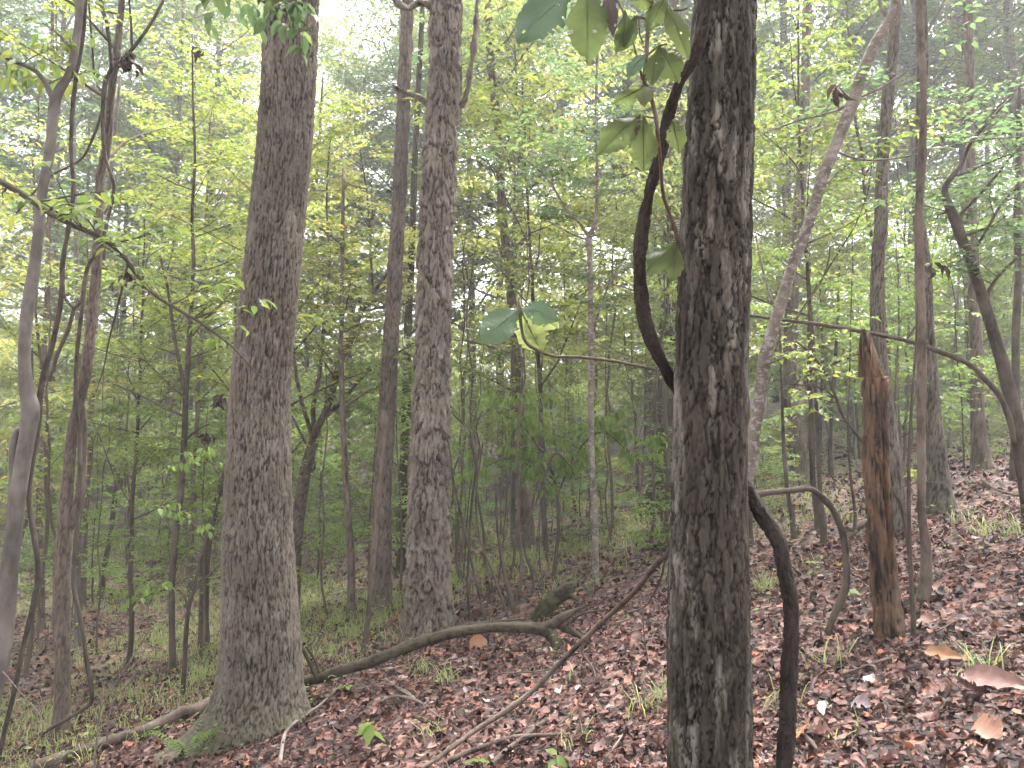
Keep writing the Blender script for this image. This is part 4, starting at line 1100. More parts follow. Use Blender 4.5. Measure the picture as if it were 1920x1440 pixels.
UND = [proto(200 + i, [5.2, 6.4, 7.4, 4.2, 8.2, 5.8, 6.8, 3.6][i], [17, 20, 22, 14, 24, 18, 20, 13][i], [1.5, 1.7, 1.9, 1.3, 2.0, 1.6, 1.8, 1.2][i], [.30, .33, .36, .26, .40, .33, .34, .24][i],
             [.03, .036, .042, .022, .05, .03, .04, .02][i], [.085, .09, .095, .08, .10, .09, .095, .085][i], 9, .058, ['brown', 'dark', 'grey', 'dark', 'brown', 'grey', 'dark', 'brown'][i],
             ['leaf', 'leaf', 'yellow', 'bright', 'leaf', 'bright', 'leaf', 'bright'][i], bark_smooth(.002), droop=.3 + .1 * (i % 3), wr=.55, fill=.8) for i in range(8)]
CAN = [proto(300 + i, [17, 20, 22, 16][i], [26, 28, 30, 24][i], [3.6, 4.0, 4.2, 3.4][i], [.30, .34, .36, .26][i], [.15, .18, .2, .13][i], .17, 12, .13,
             ['brown', 'oak', 'brown', 'pine'][i], ['deep', 'leaf', 'deep', 'leaf'][i], bark_oak(1.4, .012), ring=.25, nseg=16, lean=.03, wr=.55, el=.5, lift=.4, fill=.66) for i in range(4)]
POLE = [proto(400 + i, [5, 6, 7, 4.5, 3.6, 8][i], [5, 6, 6, 5, 5, 7][i], [.7, .8, .8, .6, .6, .9][i], [.35, .4, .45, .3, .3, .5][i], [.016, .022, .028, .014, .011, .035][i], .085, 5, .07, ['brown', 'grey', 'brown', 'brown', 'dark', 'brown'][i], ['leaf', 'leaf', 'yellow', 'bright', 'leaf', 'deep'][i], None, ring=.3, nseg=6, lean=.10, sub=False) for i in range(6)]
SHRUB = [proto(500 + i, [1.4, 1.8, 1.1, 2.2][i], [11, 12, 10, 13][i], [.7, .8, .6, .8][i], .12, .012, .085, 6, .055, 'dark', ['bright', 'leaf', 'bright', 'deep'][i], None, ring=.2, nseg=5, lean=.12, tw=.5, wr=.55, taper=.4) for i in range(4)]

def keepout(x, y, rad):
    """stay off the sight lines to the big trunks and other hand-placed near things"""
    for (tx, ty, w) in ((-1.93, 5.85, .5), (-.87, 7.9, .5), (.76, 2.9, .3), (2.2, 4.6, .4), (-4.4, 7.2, .4), (-1.75, 10.1, .5), (3.9, 7.8, .4)):
        if y < ty + .4 and abs(x - tx * y / ty) < rad + w:
            return True
        if math.hypot(x - tx, y - ty) < w:
            return True
    return False

def scatter():
    rng = np.random.default_rng(77)
    UL = ["slender understory tree with flat sprays of green leaves deep in the wood", "understory tree", ]
    n = 0
    spots = []
    def ok(x, y, dmin):
        for (a, b) in spots:
            if (a - x) ** 2 + (b - y) ** 2 < dmin * dmin: return False
        return True
    tries = 0
    while n < 84 and tries < 4000:
        tries += 1
        y = 8.5 + 25 * rng.random() ** 1.15
        x = (rng.random() * 2 - 1) * (.74 * y + .5)
        if keepout(x, y, 1.0 if y < 11 else .3) or not ok(x, y, .8 + .03 * y): continue
        spots.append((x, y))
        low = rng.random() < (.75 if (y < 22 and x < 0) else .5)
        pr = UND[[3, 7, 3, 7, 0][int(rng.integers(5))]] if low else UND[[1, 2, 4, 5, 6][int(rng.integers(5))]]
        place("understory_tree", pr, x, y, rng.random() * 6.28, .75 + .55 * rng.random(), "slender understory tree with flat sprays of green leaves in the depth of the wood", "tree", "understory trees behind the big trunks", .06 * rng.random(), rng.random() * 6.28)
        n += 1
    n = 0; tries = 0; cs = []
    while n < 40 and tries < 3000:
        tries += 1
        y = 23 + 20 * rng.random()
        x = (((n * .618034 + .13) % 1.0) * 2 - 1 + rng.normal(0, .05)) * (.76 * y + 1)
        if keepout(x, y, .1) or any((a - x) ** 2 + (b - y) ** 2 < 3.0 ** 2 for a, b in cs): continue
        cs.append((x, y))
        place("canopy_tree", CAN[int(rng.integers(4))], x, y, rng.random() * 6.28, 1.0 + .35 * rng.random(), "tall canopy tree with a high leafy crown in the background", "tree", "tall background trees", .04 * rng.random(), rng.random() * 6.28)
        n += 1
    n = 0; tries = 0
    while n < 75 and tries < 3000:
        tries += 1
        y = 8.5 + 20 * rng.random() ** 1.2
        x = (rng.random() * 2 - 1) * (.70 * y)
        if keepout(x, y, .1): continue
        place("thin_sapling", POLE[int(rng.integers(6))], x, y, rng.random() * 6.28, .7 + .6 * rng.random(), "thin bare-stemmed sapling among many in the background thicket", "sapling", "thin saplings in the thicket", .16 * rng.random(), rng.random() * 6.28)
        n += 1
    n = 0; tries = 0
    while n < 24 and tries < 2000:
        tries += 1
        y = 9 + 8 * rng.random()
        x = (-.08 + .28 * rng.random()) * y
        if keepout(x, y, .1): continue
        place("thin_sapling", POLE[int(rng.integers(6))], x, y, rng.random() * 6.28, .45 + .4 * rng.random(), "", "sapling", "thin saplings in the thicket", .2 * rng.random(), rng.random() * 6.28)
        n += 1
    n = 0; tries = 0
    while n < 36 and tries < 3000:
        tries += 1
        y = 8.5 + 18 * rng.random()
        x = (rng.random() * 2 - 1) * (.70 * y)
        if keepout(x, y, .3) or (x > .35 * y and y < 13) or (x < -.2 * y and y < 15): continue
        place("shrub", SHRUB[int(rng.integers(4))], x, y, rng.random() * 6.28, .7 + .6 * rng.random(), "low leafy green shrub on the floor of the thicket", "shrub", "low shrubs in the thicket", .1 * rng.random(), rng.random() * 6.28)
        n += 1
scatter()

def label_background():
    marks = [(-9999, None), (0, "the left edge"), (125, "the twin trunk"), (335, "the forked sapling"), (485, "the furrowed trunk"), (715, "the pine"), (803, "the shaggy trunk"), (983, "the mossy-footed tree"),
             (1112, "the pale sapling"), (1330, "the near trunk"), (1490, "the blotched sapling"), (1660, "the rotten snag"), (1765, "the right-bank trunk"), (1920, "the right edge"), (99999, None)]
    kinds = {"understory_tree": "leafy understory tree", "canopy_tree": "tall straight background tree", "thin_sapling": "thin bare-stemmed sapling", "shrub": "low green shrub"}
    nth = ["nearest", "second nearest", "third nearest", "fourth nearest", "fifth nearest", "sixth nearest", "seventh nearest", "eighth nearest", "ninth nearest", "tenth nearest", "eleventh nearest", "twelfth nearest", "thirteenth nearest", "fourteenth nearest", "fifteenth nearest", "sixteenth nearest", "seventeenth nearest", "eighteenth nearest", "nineteenth nearest", "twentieth nearest", "twenty-first nearest", "twenty-second nearest"]
    slots = {}
    for (name, label, root, x, y) in PLACED:
        px = CX + F * x / (y * cp + (gzs(x, y) - CAMZ) * sp)
        k = max(i for i in range(len(marks) - 1) if marks[i][0] <= px)
        slots.setdefault((name, k), []).append((y, root))
    for (name, k), rows in slots.items():
        a, b = marks[k][1], marks[k + 1][1]
        where = ("between %s and %s" % (a, b)) if a and b else "standing just beyond " + (a or b)
        for i, (y, root) in enumerate(sorted(rows, key=lambda r: r[0])):
            root["label"] = "%s of the %ss %s" % (nth[min(i, 21)], kinds[name], where)
label_background()

# far wood that reads as one mass
def far_wood():
    rng = np.random.default_rng(88)
    mb = MB(); lv = Leaves()
    for i in range(1300):
        y = 34 + 34 * rng.random(); x = ((i * .618034) % 1.0 * 2 - 1) * (.80 * y + 3)
        zb = gzs(min(max(x, -60), 60), y)
        zc = zb + .6 + (y * .6 - 1) * rng.random() ** 1.9
        if i % 3 == 0: zc = zb + .5 + 6.5 * rng.random()
        k = 170; R = 1.3 + 1.5 * rng.random()
        o = rng.normal(0, 1, (k, 3)); o = o / np.linalg.norm(o, axis=1, keepdims=True) * (rng.random((k, 1)) ** .5) * R * np.array([1.3, 1.3, .6])
        p = np.array([x, y, zc]) + o
        L = (.33 if i % 3 == 0 else .25) * (.6 + .8 * rng.random(k))
        lv.add(p, rng.normal(0, 1, (k, 3)), np.array([0, -.3, 1.0]) + rng.normal(0, .6, (k, 3)), L, L * .65, .3)
    lv.into(mb, 'simple')
    o = link("distant_wood", mb.mesh("distant_wood", smooth=False), M['leaf'])
    tag(o, "mass of green foliage closing off the far side of the wood", "wood", None, "stuff")
far_wood()

# ------------------------------------------------------------------ large soft leaves (parts of their twig)
def big_leaf(parent, base, b, tip, W, mat, droop=.1, fold=.25, roll=0.0, seed=0, name="leaf", label=None):
    rng = np.random.default_rng(seed)
    b = np.asarray(b, float); tip = np.asarray(tip, float)
    ax = tip - b; L = np.linalg.norm(ax); ax = ax / L
    view = nrm(np.array([0, 0, CAMZ]) - (b + tip) / 2)
    n = nrm(view * math.cos(roll) + np.cross(ax, view) * math.sin(roll))
    s = nrm(np.cross(n, ax)); n = np.cross(ax, s)
    nt_, ns = 27, 9
    v = []
    for i in range(nt_):
        t = i / (nt_ - 1)
        w = W * .5 * (min(1, t / .5) ** .7 if t < .5 else (1 - ((t - .5) / .5) ** 2.2)) * (.55 + .45 * min(1, t / .35))
        if i == 0: w = .004
        if i == nt_ - 1: w = W * .03
        for j in range(ns):
            q = (j / (ns - 1)) * 2 - 1
            z = -fold * abs(q) * w + .022 * W * math.sin(t * 62 - abs(q) * 5) * (.3 + abs(q)) + .07 * W * math.sin(t * 9 + seed + q * 2) * abs(q) + droop * L * math.sin(math.pi * t) + rng.normal(0, .002) * L
            ww = w * q * (1 + .07 * rng.normal() * (abs(q) > .9))
            v.append(b + ax * L * t + s * ww + n * z)
    q4 = [(i * ns + j, i * ns + j + 1, (i + 1) * ns + j + 1, (i + 1) * ns + j) for i in range(nt_ - 1) for j in range(ns - 1)
          if not (2 < i < nt_ - 2 and rng.random() < (.10 if j in (0, ns - 2) else .008))]
    mb = MB(); mb.add(np.array(v), None, q4)
    tube(mb, np.array([b + n * .002, b + ax * L * .5 + n * (droop * L + .003), tip + n * .002]), np.array([.003, .002, .0008]), 4, cap=False)
    o = link(name, mb.mesh("leaf", origin=base), M[mat], parent)
    if label: o["label"] = label
    return o

# sprig with a whorl of big leaves in the middle of the picture, on a long bare twig from the vine
def sprig():
    D = 2.9
    rng = np.random.default_rng(1)
    pts = [(1228, 693, 6, 2.95), (1200, 687, 6, 2.93), (1150, 677, 6, 2.9), (1090, 670, 6, 2.88), (1040, 668, 6, 2.85), (1008, 657, 6, 2.83), (985, 640, 6, 2.8), (977, 610, 6, 2.8), (975, 580, 7, 2.8), (972, 565, 5, 2.8)]
    c = curve_from(pts, D, rng, ring=.015, wob=0)
    base = c[0, :3]
    root = thing("leaf_sprig", "long bare twig ending in very large drooping leaves, in front of the pale sapling", "twig", base)
    mb = MB(); tube(mb, c[:, :3], c[:, 3], 7)
    link("stem", mb.mesh("stem", origin=base), M['brown'], root)
    h = P(975, 578, 2.8)
    big_leaf(root, base, h, P(900, 642, 2.68), .125, 'magnolia_top', .08, .2, .15, 1, label="blue-green leaf hanging to the left")
    big_leaf(root, base, h, P(1048, 602, 2.76), .095, 'magnolia_top', .22, .2, -.3, 2, label="blue-green leaf arching to the right")
    big_leaf(root, base, h, P(1016, 660, 2.86), .13, 'magnolia', .06, .15, .2, 3)
    big_leaf(root, base, P(985, 572, 2.85), P(1048, 616, 2.95), .08, 'magnolia', .12, .2, .0, 4)
sprig()

# big hanging leaves at the top, left of the near trunk
def upper_sprays():
    D = 2.5
    rng = np.random.default_rng(2)
    pts = [(1238, -70, 8), (1222, 0, 8), (1215, 50, 8), (1212, 110, 8), (1208, 150, 8), (1218, 175, 8), (1228, 210, 8), (1232, 240, 8), (1238, 300, 7, 2.6), (1243, 360, 7, 2.7), (1255, 400, 7, 2.8), (1266, 430, 7, 2.85), (1272, 470, 7, 2.9), (1275, 560, 7, 2.9), (1272, 700, 8, 2.95), (1268, 900, 8, 3.0), (1262, 1560, 9, 3.05)]
    c = curve_from(pts, D, rng, ring=.02, wob=0)
    base = c[-1, :3].copy(); base[2] = gzs(base[0], base[1])
    root = thing("large_leaf_sapling", "thin sapling of very large hanging leaves rising along the near trunk's left side", "sapling", base)
    mb = MB(); tube(mb, c[:, :3], c[:, 3], 8)
    for b in ([(1217, 40, 5), (1195, 30, 5), (1180, 42, 4)], [(1205, 150, 5), (1190, 90, 4), (1172, 30, 4), (1150, -10, 4), (1120, -40, 4)], [(1240, -5, 4), (1262, 20, 4), (1290, 15, 4)], [(1212, 105, 4), (1232, 88, 4), (1250, 82, 4)], [(1222, 178, 4), (1205, 168, 3)], [(1230, 222, 4), (1208, 218, 3)], [(1197, 30, 3), (1200, 70, 3), (1206, 82, 3)]):
        bc = curve_from(b, D, rng, ring=.02, wob=0); tube(mb, bc[:, :3], bc[:, 3], 5)
    link("stem", mb.mesh("stem", origin=base), M['brown'], root)
    L_ = [((1075, -20), (968, 78), 0.144, 'magnolia_top', .3), ((1102, -40), (1102, 122), 0.138, 'magnolia', 0), ((1140, -30), (1150, 70), .05, 'dryleaf', 0),
          ((1195, 30), (1155, 100), 0.072, 'magnolia', .3), ((1250, -10), (1215, 60), 0.072, 'magnolia', .2), ((1245, 10), (1292, 112), 0.072, 'magnolia', -.3), ((1234, 88), (1222, 160), 0.072, 'magnolia', .3), ((1236, 88), (1272, 156), 0.090, 'magnolia', -.2),
          ((1212, 100), (1175, 145), 0.054, 'magnolia_top', .4), ((1205, 165), (1150, 195), 0.066, 'magnolia', .3), ((1206, 160), (1210, 200), 0.060, 'magnolia', 0), ((1200, 215), (1120, 292), 0.102, 'magnolia', .2), ((1206, 218), (1207, 322), 0.102, 'magnolia', 0), ((1200, 218), (1186, 260), .03, 'dryleaf', .2),
          ((1262, 225), (1275, 285), 0.072, 'magnolia', .2), ((1268, 455), (1212, 512), 0.090, 'magnolia', .25), ((1270, 460), (1258, 530), 0.072, 'magnolia', -.2), ((1225, 5), (1180, 0), 0.072, 'magnolia', .4), ((1172, 20), (1172, 90), 0.060, 'magnolia', .1), ((1020, -60), (1005, 40), 0.084, 'magnolia', .4)]
    for k, (b, t, W, m, ro) in enumerate(L_):
        d = 2.5 if b[1] < 320 else 2.85
        big_leaf(root, base, P(*b, d), P(*t, d - .1 + .02 * (k % 5)), W, m, .05 + .03 * (k % 3), .2, ro, 50 + k, label="withered dark hanging leaf" if m == 'dryleaf' else None)
upper_sprays()
def right_leaf():
    D = 3.0
    b = P(1396, 472, D)
    root = thing("leaf_sprig", "single large green leaf peeking out at the near trunk's right edge", "leaf", b)
    mb = MB(); tube(mb, np.array([P(1380, 440, D + .05), b]), np.array([.003, .002]), 5)
    link("stem", mb.mesh("stem", origin=b), M['brown'], root)
    big_leaf(root, b, b, P(1418, 505, D - .02), .05, 'magnolia', .05, .2, .2, 9)
right_leaf()

# ------------------------------------------------------------------ dead wood on the ground
def ground_pts(rows, lift=0.0):
    """(px, py, w) on the ground -> adds its own distance"""
    out = []
    for (a, b, w) in rows:
        d = ghit(a, b)
        out.append((a, b - lift, w, d))
    return out

one_tube("fallen_log", "long straight fallen branch lying to the left of the furrowed trunk's root", "log",
         ground_pts([(418, 1318, 19), (375, 1342, 20), (333, 1355, 21), (267, 1384, 20), (200, 1405, 20), (133, 1429, 19), (60, 1452, 19)], 14), 'deadwood', D=6, bark=bark_smooth(.003), nseg=14, ring=.02, seed=90)
LD = 6.9
one_tube("fallen_limb", "thick curved dead limb arching over the leaf litter in the middle, with a broken stub", "log",
         [(540, 1278, 17, 6.9), (567, 1277, 18, 6.7), (600, 1272, 19, 6.5), (640, 1257, 20, 6.4), (690, 1243, 21, 6.35), (740, 1222, 22, 6.35), (790, 1203, 21, 6.35), (857, 1185, 20, 6.35), (923, 1176, 20, 6.35), (985, 1176, 22, 6.35), (1023, 1183, 23, 6.35), (1040, 1200, 22, 6.3), (1046, 1222, 20, 6.25)],
         'mosswood', D=6.35, bark=bark_oak(.5, .004), nseg=18, ring=.025, seed=91,
         branches=[[(1015, 1180, 22), (1040, 1168, 22), (1056, 1157, 20), (1072, 1149, 15), (1084, 1141, 5)], [(1045, 1172, 15), (1075, 1186, 13), (1092, 1198, 9), (1097, 1222, 6), (1102, 1245, 4)], [(1035, 1185, 12), (1052, 1205, 10), (1060, 1228, 6)], [(1062, 1155, 6), (1090, 1140, 5), (1112, 1132, 3)], [(1070, 1165, 6), (1095, 1150, 4), (1140, 1142, 3)], [(757, 1216, 5), (800, 1196, 6), (860, 1175, 6), (920, 1166, 5), (985, 1160, 4)], [(595, 1270, 9), (580, 1240, 8), (565, 1210, 6), (558, 1195, 4)], [(600, 1262, 8), (590, 1235, 6), (574, 1212, 5)], [(800, 1208, 5), (797, 1222, 3)]])
one_tube("mossy_stump", "short tilted mossy stump chunk behind the curved fallen limb's broken end", "stump",
         [(1006, 1160, 26, 7.7), (1025, 1138, 30, 7.6), (1050, 1115, 30, 7.55), (1064, 1104, 27, 7.5), (1076, 1094, 12, 7.48)], 'mosswood', D=7.6, bark=bark_rot, nseg=36, ring=.009, seed=92,
         branches=[[(1055, 1120, 16, 7.5), (1072, 1118, 12, 7.45), (1084, 1128, 5, 7.4)], [(1048, 1112, 10, 7.5), (1062, 1096, 6, 7.5), (1070, 1086, 2, 7.5)]])
one_tube("grey_branch", "long pale grey branch slanting from the near trunk down across the leaf litter", "branch",
         [(1262, 1022, 10, 3.25), (1253, 1037, 10, 3.3), (1223, 1067, 11, 3.5), (1190, 1110, 10, 3.7), (1140, 1157, 10, 3.9), (1083, 1210, 10, 4.05), (1040, 1253, 10, 4.1), (1000, 1293, 10, 4.1), (957, 1327, 10, 4.05), (890, 1370, 9, 3.95), (840, 1407, 9, 3.8), (790, 1442, 9, 3.6)],
         'deadwood', D=4, bark=bark_smooth(.0012), nseg=10, ring=.02, seed=93,
         branches=[[(1247, 1045, 4, 3.3), (1240, 1080, 4, 3.35), (1222, 1120, 3, 3.5), (1205, 1140, 3, 3.6), (1160, 1155, 2, 3.85)], [(1040, 1252, 4, 4.1), (1010, 1258, 3, 4.2), (955, 1262, 3, 4.5), (920, 1264, 2, 4.7)], [(1095, 1200, 6, 4.03), (1092, 1225, 5, 4.0), (1110, 1250, 4, 3.95), (1118, 1275, 4, 3.9)], [(1205, 1140, 3, 3.6), (1208, 1190, 2, 3.6), (1215, 1240, 2, 3.6)]])
for k, (rows, mat, lab, nm) in enumerate([
    ([(922, 1446, 10), (960, 1412, 10), (1000, 1380, 9), (1026, 1361, 9)], 'deadwood', "short straight broken stick pointing up right at the bottom edge", "stick"),
    ([(820, 1447, 9), (857, 1433, 10), (905, 1414, 10), (957, 1397, 9), (1005, 1392, 8), (1057, 1388, 6)], 'deadwood', "dark fallen stick lying flat beside the broken stick", "stick"),
    ([(640, 1293, 5), (600, 1330, 5), (567, 1353, 6), (545, 1372, 6), (533, 1390, 7), (525, 1440, 7)], 'greystick', "pale twig trailing down from the furrowed trunk's root to the bottom edge", "stick"),
    ([(722, 1280, 3), (750, 1300, 3), (780, 1320, 3), (820, 1350, 3), (868, 1382, 2)], 'greystick', "thin pale twig slanting across the litter below the curved limb", "stick"),
    ([(712, 1325, 6), (740, 1316, 7), (770, 1320, 7), (800, 1332, 5)], 'deadwood', "small grey bent stick near the green seedling", "stick"),
    ([(670, 1300, 2.5), (720, 1290, 2.5), (760, 1302, 2.5), (790, 1330, 2)], 'greystick', "thin curved twig above the green seedling", "stick"),
    ([(1495, 1385, 12), (1510, 1398, 12), (1525, 1412, 10), (1535, 1425, 4)], 'deadwood', "pointed broken stick on the ground right of the vine's foot", "stick"),
    ([(1580, 1275, 4), (1620, 1262, 5), (1660, 1250, 8), (1685, 1246, 6)], 'deadwood', "dark curled bark strip in front of the rotten snag", "stick"),
    ([(1590, 1003, 12), (1610, 995, 12), (1625, 985, 10)], 'deadwood', "short fallen log piece left of the rotten snag's middle", "log"),
    ([(1840, 905, 5), (1860, 920, 5), (1890, 932, 5), (1925, 938, 5)], 'dark', "dark fallen branch on the far right bank", "branch"),
    ([(1690, 1225, 5), (1730, 1205, 4), (1765, 1190, 4), (1800, 1170, 3)], 'deadwood', "twig on the litter right of the rotten snag", "stick"),
    ([(1045, 1372, 3), (1075, 1345, 4), (1098, 1330, 4)], 'deadwood', "tiny dark twig in the middle of the lower litter", "stick"),
    ([(1130, 1440, 3), (1160, 1400, 3), (1172, 1378, 2)], 'greystick', "thin pale twig standing in the litter left of the near trunk", "stick"),
]):
    g = ground_pts(rows)
    g = [(a, b - w * .4 - .028 * F / d, w, d) for (a, b, w, d) in g]
    one_tube(nm, lab, "stick" if nm == "stick" else nm, g, mat, D=4, bark=bark_smooth(.001), nseg=8, ring=.02, seed=100 + k, wob=0)
# arching dead stalks over the gully
for k, (rows, lab) in enumerate([
    ([(178, 1440, 4), (182, 1390, 3), (190, 1330, 3), (215, 1285, 3), (250, 1230, 3), (280, 1180, 2)], "pale dead stalk bending over the grass left of the furrowed trunk"),
    ([(200, 1395, 4), (202, 1350, 3), (215, 1310, 3), (245, 1275, 3), (262, 1240, 2), (283, 1185, 2)], "second pale dead stalk beside the bending one in the gully grass"),
    ([(60, 1440, 3), (70, 1395, 3), (78, 1350, 2), (30, 1290, 2), (5, 1260, 2)], "thin pale dead stalk at the lower left corner"),
]):
    one_tube("dead_stalk", lab, "stalk", rows, 'greystick', D=5.6, nseg=5, ring=.03, seed=130 + k)

# ------------------------------------------------------------------ small plants and notable leaves
def seedling(px, py, h, nl, L, label, mat='bright', leaf_w=.5, name="seedling", droop=.9):
    y = ghit(px, py); p = P(px, py, y); rng = np.random.default_rng(int(px))
    base = np.array([p[0], y, gzs(p[0], y)])
    root = thing(name, label, "plant", base)
    mb = MB(); tp = base + np.array([rng.normal(0, .02), 0, h])
    tube(mb, np.array([base - [0, 0, .02], base + [0, 0, h * .5], tp]), np.array([.003, .0025, .002]), 5)
    link("stem", mb.mesh("stem", origin=base), M['dark'], root)
    for i in range(nl):
        az = i * 6.283 / nl + rng.normal(0, .35) - .9
        d = np.array([math.cos(az), math.sin(az), .15 - droop * rng.random()])
        z = tp + np.array([0, 0, -.25 * h * (i % 2)])
        n = nrm(np.array([0, -.25, 1.0]) + rng.normal(0, .2, 3))
        lm = MB(); lv = Leaves(); lv.add(z[None], d, n, L * (.8 + .4 * rng.random()), L * leaf_w, .25); lv.into(lm, 'mid')
        link("leaf", lm.mesh("leaf", origin=base), M[mat], root)
seedling(697, 1420, .20, 5, .12, "bright green seedling with drooping leaves below the fallen limb", droop=1.2, leaf_w=.62)
seedling(985, 1330, .07, 4, .07, "tiny green seedling in the litter beside the grey branch")
seedling(1040, 1444, .07, 4, .09, "green seedling with broad leaves at the bottom edge left of the near trunk")
seedling(905, 1444, .05, 3, .08, "small green seedling at the bottom edge by the sticks")
seedling(655, 1300, .06, 3, .08, "small green leaf sprig beside the pale twig")
seedling(1600, 1140, .12, 4, .10, "green leafy seedling between the hooped vine and the rotten snag")
seedling(1430, 955, .06, 4, .07, "yellow-green seedling under the hooped vine", mat='yellow')
seedling(1530, 1125, .28, 7, .06, "small leafy bush inside the hooped vine", droop=.5)
seedling(555, 1350, .07, 3, .06, "pale green seedling at the furrowed trunk's right foot")

def fern():
    p0 = P(350, 1425, ghit(350, 1425)); base = np.array([p0[0], p0[1], gzs(p0[0], p0[1])])
    root = thing("fern", "small green fern at the foot of the furrowed trunk's left root", "fern", base)
    rng = np.random.default_rng(4)
    for i in range(5):
        az = -2.6 + i * .95; L = .26 + .08 * rng.random()
        t = np.linspace(0, 1, 16)
        c = base + np.stack([math.cos(az) * L * t, math.sin(az) * L * t, .22 * L / .3 * np.sin(t * 2.2)], 1)
        mb = MB(); tube(mb, c, np.linspace(.0025, .0008, 16), 4)
        lv = Leaves(); sd = np.array([-math.sin(az), math.cos(az), 0])
        for s in (-1, 1):
            ln = .065 * np.sin(np.pi * (t * .85 + .12)) + .008
            lv.add(c, sd * s + np.array([math.cos(az), math.sin(az), -.2]) * .4, np.array([0, 0, 1.0]), ln, ln * .28 + .004, .1)
        lv.into(mb, 'simple')
        link("frond", mb.mesh("frond", origin=base), M['bright'], root)
fern()

for a in [(1290 - 60, 1330, .22, 26, "grass tuft just left of the near trunk's foot"), (1205, 1345, .2, 16, "thin grass tuft left of the near trunk beside a yellowing blade"), (1430, 1110, .24, 60, "thick bright grass tuft right of the near trunk at the vine's bend"),
          (1560, 1250, .22, 18, "yellowing grass tuft in front of the hooped vine's foot"), (1850, 1270, .22, 34, "blue-green grass tuft near the right edge among dry leaves"), (1460, 1330, .2, 12, "sparse grass tuft beside the vine's lower stem"),
          (790, 1265, .2, 30, "dark grass tuft under the curved fallen limb"), (840, 1280, .2, 30, "drooping grass tuft right of the dark one under the limb"), (820, 1380, .2, 18, "yellow-green grass tuft below the limb beside the grey branch"),
          (1065, 1285, .16, 10, "thin grass tuft behind the white leaf"), (1075, 1105, .3, 26, "long-bladed grass tuft growing on the mossy stump"), (1025, 1130, .26, 18, "arching grass tuft at the mossy stump's left foot"), (1120, 1100, .24, 26, "grass tuft right of the mossy stump"),
          (1840, 1005, .24, 40, "mounded grass tuft on the right bank"), (1800, 985, .24, 20, "pale grass tuft on the right bank left of the mound"), (1900, 1010, .26, 26, "drooping grass tuft at the right edge of the bank"), (1255, 1085, .3, 40, "bright grass tuft behind the near trunk's left edge"),
          (1080, 1400, .18, 12, "thin grass tuft by the tiny twig"), (1570, 1395, .15, 10, "sparse grass blades near the bottom right of the vine")]:
    grass_tuft(*a)

def notable(px, py, L, W, col, label, rz, curl, tilt=(0, 0), seed=0, lob=0):
    y = ghit(px, py); x = P(px, py, y)[0]
    me = lobed_leaf(900 + seed, L, W, lob, curl)
    key = "special_%d" % seed
    M[key] = leaf_mat(key, [(0, col), (1, tuple(c * 1.15 for c in col))], trans=.12, gloss=.4)
    me.materials.append(M[key])
    o = bpy.data.objects.new("fallen_leaf", me); COL.objects.link(o)
    place_leaf(o, float(x), float(y), rz, .05, tilt)
    tag(o, label, "leaf", "large fallen leaves")
notable(1865, 1297, .34, .12, (0.180, 0.101, 0.087), "largest pinkish-brown curled leaf on the litter at the right edge", .45, .35, (.5, 0), 1)
notable(1770, 1248, .24, .09, (0.216, 0.110, 0.058), "long orange-brown curled leaf beside the blue-green grass tuft", .5, .4, (.4, 0), 2)
notable(1855, 1395, .17, .13, (0.216, 0.116, 0.081), "broad pale orange leaf near the bottom right corner", .2, .2, (.5, 0), 3, 1)
notable(897, 1215, .22, .15, (0.270, 0.139, 0.075), "upright orange leaf under the curved fallen limb", 1.1, .15, (1.1, 0), 4)
notable(1050, 1312, .11, .05, (0.372, 0.360, 0.360), "whitish curled leaf on the litter in the middle", .3, .5, (.3, 0), 5)
notable(1085, 1306, .11, .04, (0.372, 0.360, 0.365), "second whitish curled leaf just right of the first", .1, .5, (.3, 0), 6)
notable(1545, 1350, .17, .05, (0.330, 0.302, 0.290), "grey-white rolled leaf right of the vine's lower stem", -.3, .7, (.2, 0), 7)
notable(1632, 1295, .09, .06, (0.300, 0.278, 0.278), "small grey-white leaf below the rotten snag", .2, .4, (.3, 0), 8)
notable(1617, 1340, .11, .09, (0.138, 0.104, 0.110), "violet-grey oval leaf on the lower right litter", .4, .2, (.5, 0), 9)
notable(1505, 1395, .14, .08, (0.252, 0.116, 0.064), "orange leaf at the vine's foot by the bottom edge", -.6, .2, (.5, 0), 10)
notable(1128, 1420, .11, .08, (0.168, 0.110, 0.104), "pink-grey leaf left of the near trunk at the bottom edge", .3, .2, (.5, 0), 11)
notable(1180, 1290, .10, .07, (0.240, 0.128, 0.093), "pink-orange leaf left of the near trunk", .5, .3, (.5, 0), 12)
notable(1145, 1245, .10, .07, (0.240, 0.116, 0.081), "small orange leaf standing on edge near the fallen limb's end", .2, .3, (1.0, 0), 13)
notable(1420, 1255, .13, .08, (0.216, 0.110, 0.075), "orange-brown leaf between the near trunk and the vine", -.3, .2, (.4, 0), 14)
notable(1760, 1120, .20, .09, (0.198, 0.116, 0.093), "tan curled leaf on the bank right of the crooked sapling", .2, .5, (.3, 0), 15)
notable(1765, 1128, .16, .06, (0.072, 0.058, 0.058), "dark rolled leaf beside the tan curled leaf", .1, .6, (.2, 0), 16)
notable(1740, 1180, .18, .09, (0.180, 0.110, 0.093), "brown leaf lying at the thin stem's foot right of the snag", -.1, .3, (.4, 0), 17)

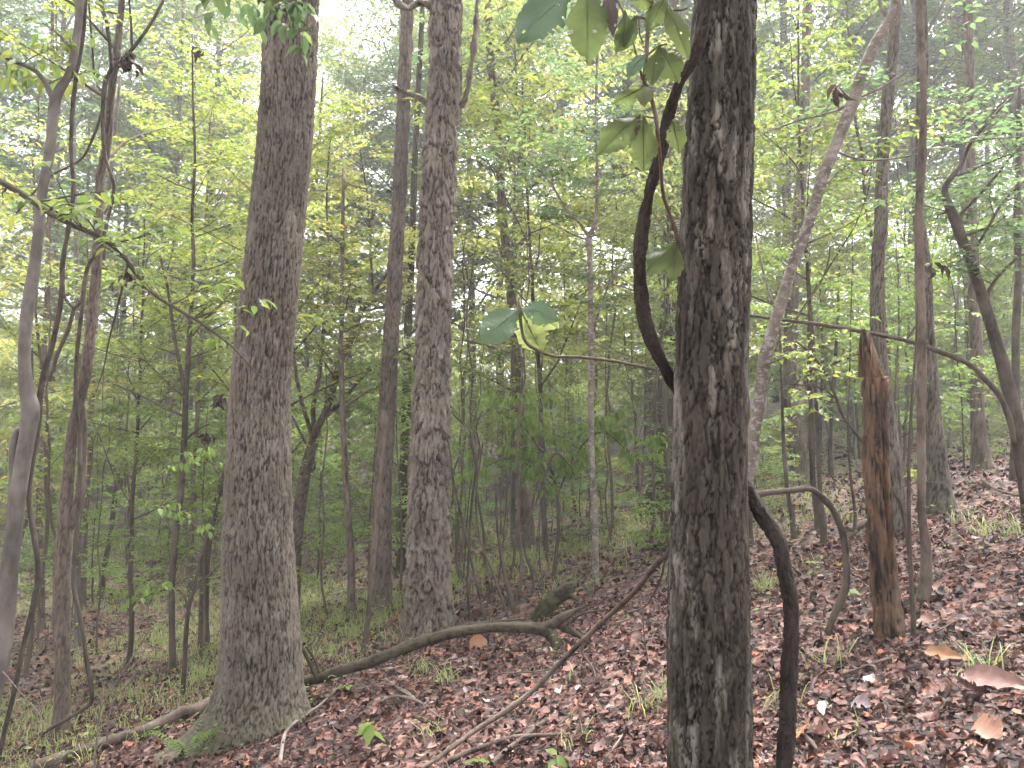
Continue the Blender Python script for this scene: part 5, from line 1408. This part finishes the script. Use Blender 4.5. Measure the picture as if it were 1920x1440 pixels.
# dead leaf bunches caught in the branches
def bunch(px, py, D, R, n, L, label):
    p = P(px, py, D); rng = np.random.default_rng(int(px + py))
    mb = MB(); lv = Leaves()
    o = rng.normal(0, R * .5, (n, 3))
    lv.add(p + o, rng.normal(0, .5, (n, 3)) + [0, 0, -1.0], rng.normal(0, 1, (n, 3)), L * (.6 + .7 * rng.random(n)), L * .5, .9)
    lv.into(mb, 'mid')
    ob = link("dead_leaf_bunch", mb.mesh("dead_leaf_bunch", origin=p), M['dryleaf'], None, [float(v) for v in p])
    tag(ob, label, "dead leaves", "dead leaf bunches caught in branches")
bunch(243, 108, 6.9, .085, 46, .10, "dark round clump of dead leaves caught on the forked vine, top left")
bunch(1575, 165, 4.6, .04, 10, .09, "dark dead leaf bunch hanging left of the leaning blotched sapling")
bunch(238, 517, 5.0, .035, 8, .09, "brown dead leaves caught on the long drooping branch")
bunch(1750, 492, 6.0, .05, 6, .14, "dark withered leaf hanging beside the right-hand trunks")
bunch(410, 745, 8.5, .075, 30, .11, "withered dark leaves hanging close left of the furrowed trunk")
bunch(388, 815, 8.6, .05, 16, .10, "small withered leaf cluster below the other one left of the furrowed trunk")
bunch(368, 92, 8.0, .04, 8, .10, "small dead leaf bunch high between the vines and the furrowed trunk")

# ------------------------------------------------------------------ haze: damp pale air between the trunks
def haze():
    x0, x1, y0, y1, z0, z1 = -70, 70, -16, 110, -6, 45
    v = np.array([(x, y, z) for z in (z0, z1) for y in (y0, y1) for x in (x0, x1)], float)
    q = [(0, 2, 3, 1), (4, 5, 7, 6), (0, 1, 5, 4), (2, 6, 7, 3), (0, 4, 6, 2), (1, 3, 7, 5)]
    mb = MB(); mb.add(v, None, q)
    m = bpy.data.materials.new("haze"); m.use_nodes = True
    N = m.node_tree.nodes; N.remove(N["Principled BSDF"])
    pv = N.new("ShaderNodeVolumePrincipled")
    pv.inputs["Color"].default_value = (.93, .95, .97, 1)
    pv.inputs["Density"].default_value = HAZE
    pv.inputs["Anisotropy"].default_value = 0.3
    m.node_tree.links.new(pv.outputs[0], N["Material Output"].inputs["Volume"])
    o = link("haze", mb.mesh("haze", smooth=False), m)
    tag(o, "thin pale haze in the air of the wood", "haze", None, "stuff")
HAZE = 0.003
haze()
